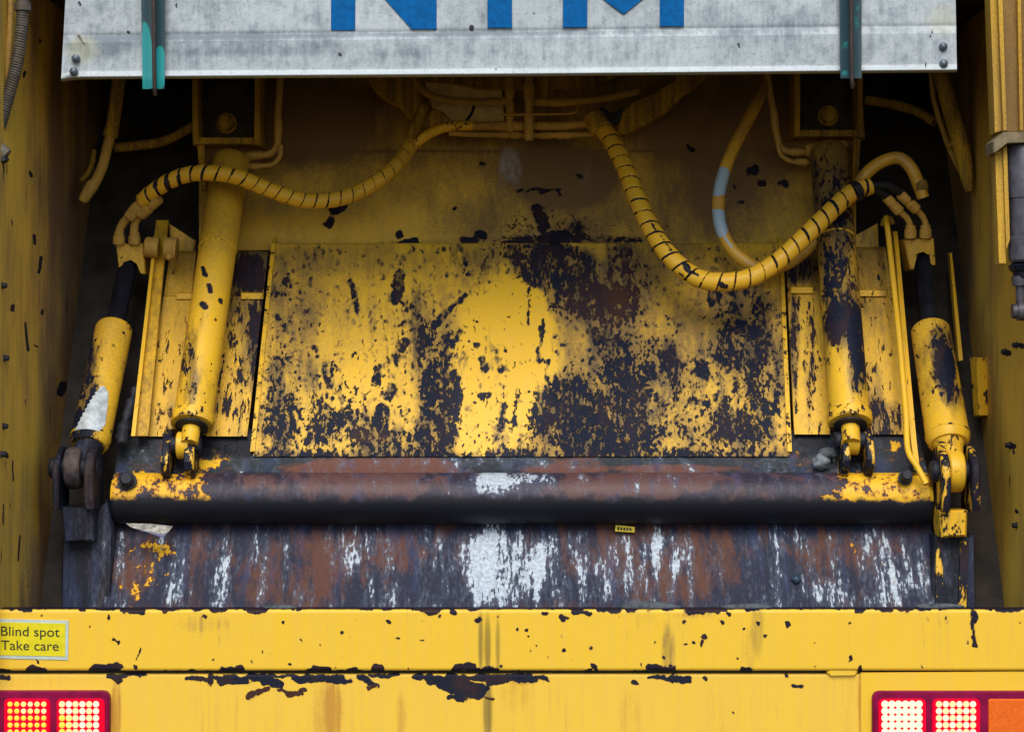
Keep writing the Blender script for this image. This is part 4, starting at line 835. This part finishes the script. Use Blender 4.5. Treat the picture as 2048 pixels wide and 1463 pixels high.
tube('sleeve', PP([(1872, 110, .84), (1890, 180, .82), (1910, 250, .80), (1928, 320, .78), (1938, 384, .76)]), .0235, M_grimy, h5, seg=18, rfun=lambda u: np.interp(u, [0, .7, .9, 1], [1, 1, .8, .35]))
tube('thin_hose', PP([(1862, 140, .86), (1868, 200, .85), (1886, 262, .83), (1908, 318, .81), (1932, 360, .79)]), .0075, M_pipe, h5, seg=10)
lathe('hose_clamp', P(1893., 292., .80), P(1916., 284., .78), [(0, .006), (.1, .008), (.9, .008), (1, .006)], M_grimy, h5, seg=10)
# faint hoses in the dark beyond
h6 = hose_thing('dark_hose', 'dim grimy hose in the dark recess behind the left bracket', 'hose', P(300., 290., 1.05))
tube('hose', PP([(228, 296, .98), (270, 292, 1.0), (330, 282, 1.03), (392, 250, 1.06)]), .014, M_grimy, h6, seg=12)
h7 = hose_thing('dark_hose', 'dim grimy hose in the dark recess behind the right bracket', 'hose', P(1800., 220., 1.05))
tube('hose', PP([(1730, 200, 1.06), (1780, 208, 1.05), (1830, 222, 1.02), (1870, 244, .98)]), .014, M_grimy, h7, seg=12)
# rigid pipes feeding the inner rams
G_PIPE = 'rigid pipes feeding the rams'
def ram_pipe(label, main, low, fits, loc):
    o = thing('hydraulic_pipe', label, 'pipe', loc, G_PIPE)
    tube('pipe', PP(main), .0098, M_grimy2, o, seg=14, step=.006)
    tube('pipe', PP(low), .0068, M_grimy2, o, seg=12, step=.006)
    for a, b, r in fits: lathe('pipe_nut', PP([a])[0], PP([b])[0], [(0, r * .9), (.1, r), (.9, r), (1, r * .9)], M_grimy2, o, seg=12)
M_grimy2 = paint('dull_pipe_paint', base=(.62, .36, .06), wear=-.1, A=1.5, fs=50, dirt=.36, streak=0, dirtcol=(.10, .06, .03))
ram_pipe('bent pipe dropping beside the left bracket to the clean ram', [(562, 110, .90), (560, 170, .90), (556, 230, .90), (556, 270, .90), (553, 294, .90), (538, 308, .90), (510, 312, .90)], [(562, 290, .88), (560, 312, .88), (546, 328, .88), (520, 332, .88), (505, 332, .88)],
    [((557, 240, .9), (556, 272, .9), .0115), ((526, 310, .9), (496, 312, .9), .0125), ((520, 332, .88), (498, 333, .88), .010), ((500, 318, .9), (430, 326, .9), .021)], P(556., 320., .9))
ram_pipe('bent pipe dropping beside the right bracket to the greasy ram', [(1532, 130, .92), (1540, 190, .92), (1548, 230, .92), (1553, 268, .92), (1562, 296, .92), (1582, 304, .92), (1612, 304, .92)], [(1556, 290, .90), (1562, 310, .90), (1580, 322, .90), (1602, 324, .90), (1618, 324, .9)],
    [((1547, 222, .92), (1551, 262, .92), .0115), ((1582, 304, .92), (1606, 304, .92), .0125), ((1592, 323, .9), (1614, 324, .9), .0105), ((1610, 302, .92), (1692, 294, .92), .020)], P(1560., 320., .9))
# manifold of pipes at the top centre
man = thing('pipe_manifold', 'cluster of yellow pipes and tee fittings under the middle of the cover panel', 'pipework', P(1040., 280., .85))
tube('pipe', PP([(828, 150, .92), (842, 176, .90), (868, 194, .88), (920, 203, .87), (985, 204, .87), (1020, 203, .87)]), .0105, M_pipe, man, seg=14)
tube('pipe', PP([(1056, 203, .87), (1110, 205, .87), (1170, 202, .87), (1225, 194, .88), (1275, 182, .90)]), .0105, M_pipe, man, seg=14)
tube('pipe', PP([(940, 253, .87), (1000, 252, .865), (1060, 252, .865), (1120, 252, .865), (1190, 246, .86)]), .0108, M_pipe, man, seg=14)
tube('pipe', PP([(898, 266, .885), (940, 269, .88), (1020, 270, .88), (1100, 271, .88), (1195, 268, .87)]), .0075, M_pipe, man, seg=12)
lathe('tee_fitting', P(1020., 120., .86), P(1020., 264., .86), [(0, .011), (.40, .011), (.41, .014), (.52, .014), (.53, .009), (.60, .009), (.61, .012), (.82, .012), (.83, .010), (1, .010)], M_pipe, man, seg=16)
lathe('tee_fitting', P(1058., 120., .84), P(1058., 281., .84), [(0, .011), (.30, .011), (.31, .0145), (.48, .0145), (.49, .0115), (.70, .0115), (.71, .013), (.97, .013), (1, .011)], M_pipe, man, seg=16)
lathe('tee_fitting', P(1088., 110., .90), P(1088., 196., .90), [(0, .009), (.6, .009), (.61, .012), (1, .011)], M_pipe, man, seg=14)
for a0, a1, b, r, d in ((975, 1000, 204, .0125, .87), (1003, 1016, 203, .0135, .87), (1072, 1096, 204, .0125, .87), (1098, 1132, 205, .0120, .87), (950, 984, 252, .0125, .868), (990, 1012, 252, .0135, .865), (1026, 1046, 252, .0135, .862), (1074, 1100, 252, .0125, .865), (1104, 1136, 252, .0120, .865), (1000, 1016, 270, .0100, .88), (1022, 1040, 270, .0105, .875), (1080, 1106, 271, .0100, .88), (1112, 1140, 271, .0105, .88)):
    lathe('pipe_nut', P(float(a0), float(b), d), P(float(a1), float(b), d), [(0, r * .9), (.08, r), (.92, r), (1, r * .9)], M_pipe, man, seg=12)
tube('thin_pipe', PP([(1000, 229, .85), (1060, 229, .83), (1140, 227, .85), (1154, 222, .86), (1157, 208, .87)]), .0032, M_pipe, man, seg=8)
px_prism('clamp_plate', [(1186, 222), (1204, 214), (1222, 226), (1246, 214), (1240, 246), (1224, 252), (1200, 240)], .90, .02, M_black, man, .004)
tube('sensor_cable', PP([(948, 212, .94), (944, 226, .93), (934, 240, .91), (928, 250, .90)]), .004, M_rubber, man, seg=8)
# left conduit
cond = thing('conduit', 'ribbed grey cable conduit running down the left wall at the frame edge', 'conduit', P(10., 260., .05))
tube('ribbed_sleeve', PP([(48, -60, .06), (46, 10, .06), (42, 70, .06), (33, 130, .06), (20, 180, .06), (6, 230, .06), (-12, 290, .06)]), .0155, plain('grey_conduit', (.085, .070, .052), .55, 0, .3, 60, .2), cond, seg=20, step=.0012, spiral=(.0062, lambda u: 0 * u + .0016))
lathe('collar', P(46., -10., .06), P(46., 22., .06), [(0, .019), (.3, .019), (.35, .016), (.5, .016), (.55, .020), (1, .020)], plain('grey_conduit', (0, 0, 0)), cond, seg=18)
tube('thin_cable', PP([(22, -60, .08), (20, 60, .08), (12, 150, .08), (0, 230, .08), (-14, 280, .08)]), .0075, M_wall, cond, seg=10)
cend = thing('cable_plug', 'small grey plug with a black mouth poking in at the left frame edge', 'plug', P(5., 320., .05))
lathe('plug_body', P(-14., 292., .04), P(13., 312., .04), [(0, .018), (.8, .020), (1, .017)], plain('plug_grey', (.17, .145, .11), .5, 0, .3, 60, .2), cend, seg=16)
lathe('plug_mouth', P(-2., 306., .037), P(8., 326., .037), [(0, .014), (.9, .015), (1, .012)], M_rubber, cend, seg=16)

# ================================================================== guide bars
G_BAR = 'upright bars beside the plate'
g1 = thing('angle_bar', 'brown angle bar with a bright edge, between the two left rams', 'guide bar', PL(280., 870., .06), G_BAR)
prism('web', [PL(312, 440, .05), PL(336, 440, .05), PL(296, 872, .06), PL(270, 872, .06)], (0, .015, 0), paint('brown_bar_paint', wear=.05, A=1.8, dirt=.42, dirtcol=(.10, .062, .024)), g1, .002)
prism('edge', [PL(308, 470, .075), PL(314, 470, .075), PL(270, 872, .085), PL(262, 872, .085)], (0, .045, 0), M_ram, g1, .0015)
g1b = thing('pivot_boss', 'short round pivot boss crossing the top of the brown angle bar', 'pivot', P(320., 495., .72))
lathe('boss', P(290., 494., .74), P(318., 496., .74), [(0, .024), (.1, .028), (.9, .028), (1, .026)], M_pipe, g1b, seg=26)
lathe('boss_cap', P(330., 496., .73), P(354., 498., .73), [(0, .030), (.75, .030), (.78, .033), (1, .031)], M_pipe, g1b, seg=26)
bolt('lock_bolt', P(338., 514., .70), (0, -1, 0), .0065, .012, M_pipe, g1b)
g2 = thing('guide_rod', 'thin yellow rod with a hooked top and kinked foot, left of the rightmost ram', 'guide bar', PL(1830., 930., .08), G_BAR)
tube('rod', [PL(1772, 436, .10), PL(1774, 450, .11), PL(1780, 500, .10), PL(1797, 660, .10), PL(1806, 760, .10), PL(1812, 830, .10), PL(1816, 900, .10), PL(1834, 932, .10), PL(1853, 968, .10)], .0078, paint('rod_paint', wear=.10, A=1.7, fs=24, dirt=.0), g2, seg=14)
tube('hook', [PL(1764, 452, .09), PL(1768, 436, .10), PL(1780, 434, .10), PL(1786, 448, .09)], .006, M_grimy, g2, seg=10)
g3 = thing('angle_bar', 'narrow flat yellow bar standing behind the thin rod at right', 'guide bar', PL(1830., 930., .05), G_BAR)
prism('web', [PL(1787, 462, .06), PL(1795, 462, .06), PL(1833, 880, .06), PL(1840, 940, .06), PL(1830, 940, .06), PL(1822, 880, .06)], (0, .02, 0), M_ram, g3, .002)

# ================================================================== sticker and loose bits
sign = thing('warning_sticker', 'yellow sticker reading Blind spot Take care in black, at the left of the sill', 'sticker', P(65., 1318., -.001))
px_prism('border', [(-26, 1236), (137, 1240), (136, 1319), (-26, 1315)], -.0022, .002, plain('pale_border', (.46, .54, .50), .5, 0, .15, 60, .05), sign, .0004)
px_prism('field', [(-18, 1243), (131, 1246), (130, 1312), (-18, 1309)], -.0034, .0012, plain('sticker_yellow', (.68, .58, .010), .4, 0, .12, 40, .05), sign, .0003)
def text(body, px, py, cap_px, width_px, d, mat, parent):
    cu = bpy.data.curves.new('lettering', 'FONT'); cu.body = body; cu.extrude = 0.012; cu.space_line = 1
    tmp = bpy.data.objects.new('tmp', cu); COL.objects.link(tmp)
    dg = bpy.context.evaluated_depsgraph_get(); me = bpy.data.meshes.new_from_object(tmp.evaluated_get(dg))
    bpy.data.objects.remove(tmp)
    co = np.empty(len(me.vertices) * 3); me.vertices.foreach_get('co', co); co = co.reshape(-1, 3)
    w = co[:, 0].max() - co[:, 0].min(); sx = width_px * K / w; sy = cap_px * K / 0.70
    p0 = P(float(px), float(py), d)
    tilt = .02
    nx = p0[0] + (co[:, 0] - co[:, 0].min()) * sx
    new = np.stack([nx, p0[1] - co[:, 2] * .03, p0[2] + co[:, 1] * sy - (nx - p0[0]) * tilt], -1) - root_loc(parent)
    me.vertices.foreach_set('co', new.ravel()); me.update(); me.materials.clear(); me.materials.append(mat)
    o = bpy.data.objects.new('lettering', me); COL.objects.link(o); o.parent = parent; return o
M_ink = plain('black_ink', (.018, .018, .018), .5, 0, .3, 60, .05)
text('Blind spot', 2, 1270, 19, 117, -.0040, M_ink, sign)
text('Take care', 2, 1298, 19, 115, -.0040, M_ink, sign)

def lump(name, cx, cy, d, rx, ry, rz, mat, parent, seed, rough=.35, attr=None):
    r = np.random.default_rng(seed); nu, nv = 18, 12
    th = np.linspace(0, 2 * np.pi, nu, endpoint=False)[:, None]; ph = np.linspace(.02, np.pi - .02, nv)[None, :]
    k = 1 + rough * sum(np.sin(th * a + b) * np.sin(ph * c + e) / (i + 1) for i, (a, b, c, e) in enumerate(zip(r.integers(1, 5, 5), r.random(5) * 6, r.integers(1, 5, 5), r.random(5) * 6))) / 1.4
    p = P(float(cx), float(cy), d)
    v = np.stack([p[0] + rx * k * np.sin(ph) * np.cos(th), p[1] + ry * k * np.sin(ph) * np.sin(th), p[2] + rz * k * np.cos(ph) + 0 * th], -1).reshape(-1, 3)
    f = []
    for i in range(nu):
        for j in range(nv - 1):
            a, b = i * nv + j, ((i + 1) % nu) * nv + j; f.append((a, b, b + 1, a + 1))
    f.append([i * nv for i in range(nu)][::-1]); f.append([i * nv + nv - 1 for i in range(nu)])
    return mk(name, v, f, mat, parent, None, True, 60)
def litter(name, label, cat, loc, group=None): return thing(name, label, cat, loc, group)
M_mud = plain('dried_mud', (.075, .085, .095), .8, 0, .5, 60, .8)
for i, (cx, cy, w, h) in enumerate(((1300, 1214, 60, 13), (1492, 1214, 50, 8), (560, 1214, 34, 6), (1880, 1212, 50, 6))):
    lab = ['broad grey mud lump on the sill, right of centre under the small yellow tag', 'low grey mud lump on the sill right of the broad lump', 'small mud lump on the sill left of the centre', 'flat mud lump on the sill at right below the arm'][i]
    o = litter('mud_lump', lab, 'dirt', P(float(cx), float(cy), .04), 'mud lumps along the sill top')
    lump('clod', cx, cy, .036, w * K, .012, h * K, M_mud, o, i + 3, .18)
o = litter('torn_scrap', 'torn pale scrap with a blue edge caught under the left end of the tube', 'litter', P(295., 1060., .37))
prism('paper', [P(252., 1047., .385), P(300., 1048., .38), P(345., 1053., .385), P(338., 1062., .37), P(327., 1072., .36), P(290., 1062., .36), P(262., 1054., .37)], (0, .004, .002), plain('scrap_paper', (.36, .34, .30), .6, 0, .6, 80, .8), o, .001)
prism('blue_edge', [P(275., 1060., .357), P(292., 1063., .356), P(327., 1075., .355), P(336., 1064., .362), P(326., 1069., .358), P(300., 1062., .358)], (0, .002, -.001), plain('scrap_blue', (.02, .025, .14), .35, 0, .3, 80, .2), o, .0006)
o = litter('yellow_tag', 'tiny yellow label with black marks stuck on the blade under the tube', 'label tag', P(1250., 1062., .42))
px_prism('plate', [(1231, 1049), (1270, 1053), (1269, 1064), (1230, 1062)], .438, .003, plain('tag_yellow', (.60, .47, .03), .5, 0, .25, 120, .3), o, .0006)
for k in range(5): px_prism('mark', [(1235 + k * 6, 1053 + k * .5), (1239 + k * 6, 1053.4 + k * .5), (1238.6 + k * 6, 1059 + k * .4), (1234.6 + k * 6, 1058.6 + k * .4)], .4365, .001, M_ink, o, .0002)
o = litter('grey_clod', 'grey crusted clod of dirt on the flange left of the greasy ram foot', 'dirt', P(1645., 935., .46))
lump('clod', 1642, 924, .455, .022, .018, .018, plain('grey_crust', (.17, .19, .21), .7, 0, .5, 70, 1), o, 21, .3)
lump('crumb', 1660, 906, .462, .026, .014, .014, M_mud, o, 22, .4)
o = litter('round_pebble', 'dark blue-grey pebble stuck on the blade face at lower right', 'pebble', P(1592., 1165., .38))
lump('stone', 1592, 1158, .380, .012, .012, .011, plain('pebble_stone', (.03, .06, .09), .35, 0, .3, 60, .2), o, 31, .12)
o = litter('grease_clump', 'ragged black grease clump clinging along the foot of the brown angle bar', 'dirt', PL(250., 860., .06))
tube('clump', [PL(270, 776, .07), PL(264, 800, .07), PL(254, 830, .07), PL(246, 862, .07), PL(244, 890, .08)], .014, M_black, o, seg=12, rfun=lambda u: .7 + .5 * u + .25 * np.sin(u * 31) + .15 * np.sin(u * 67))
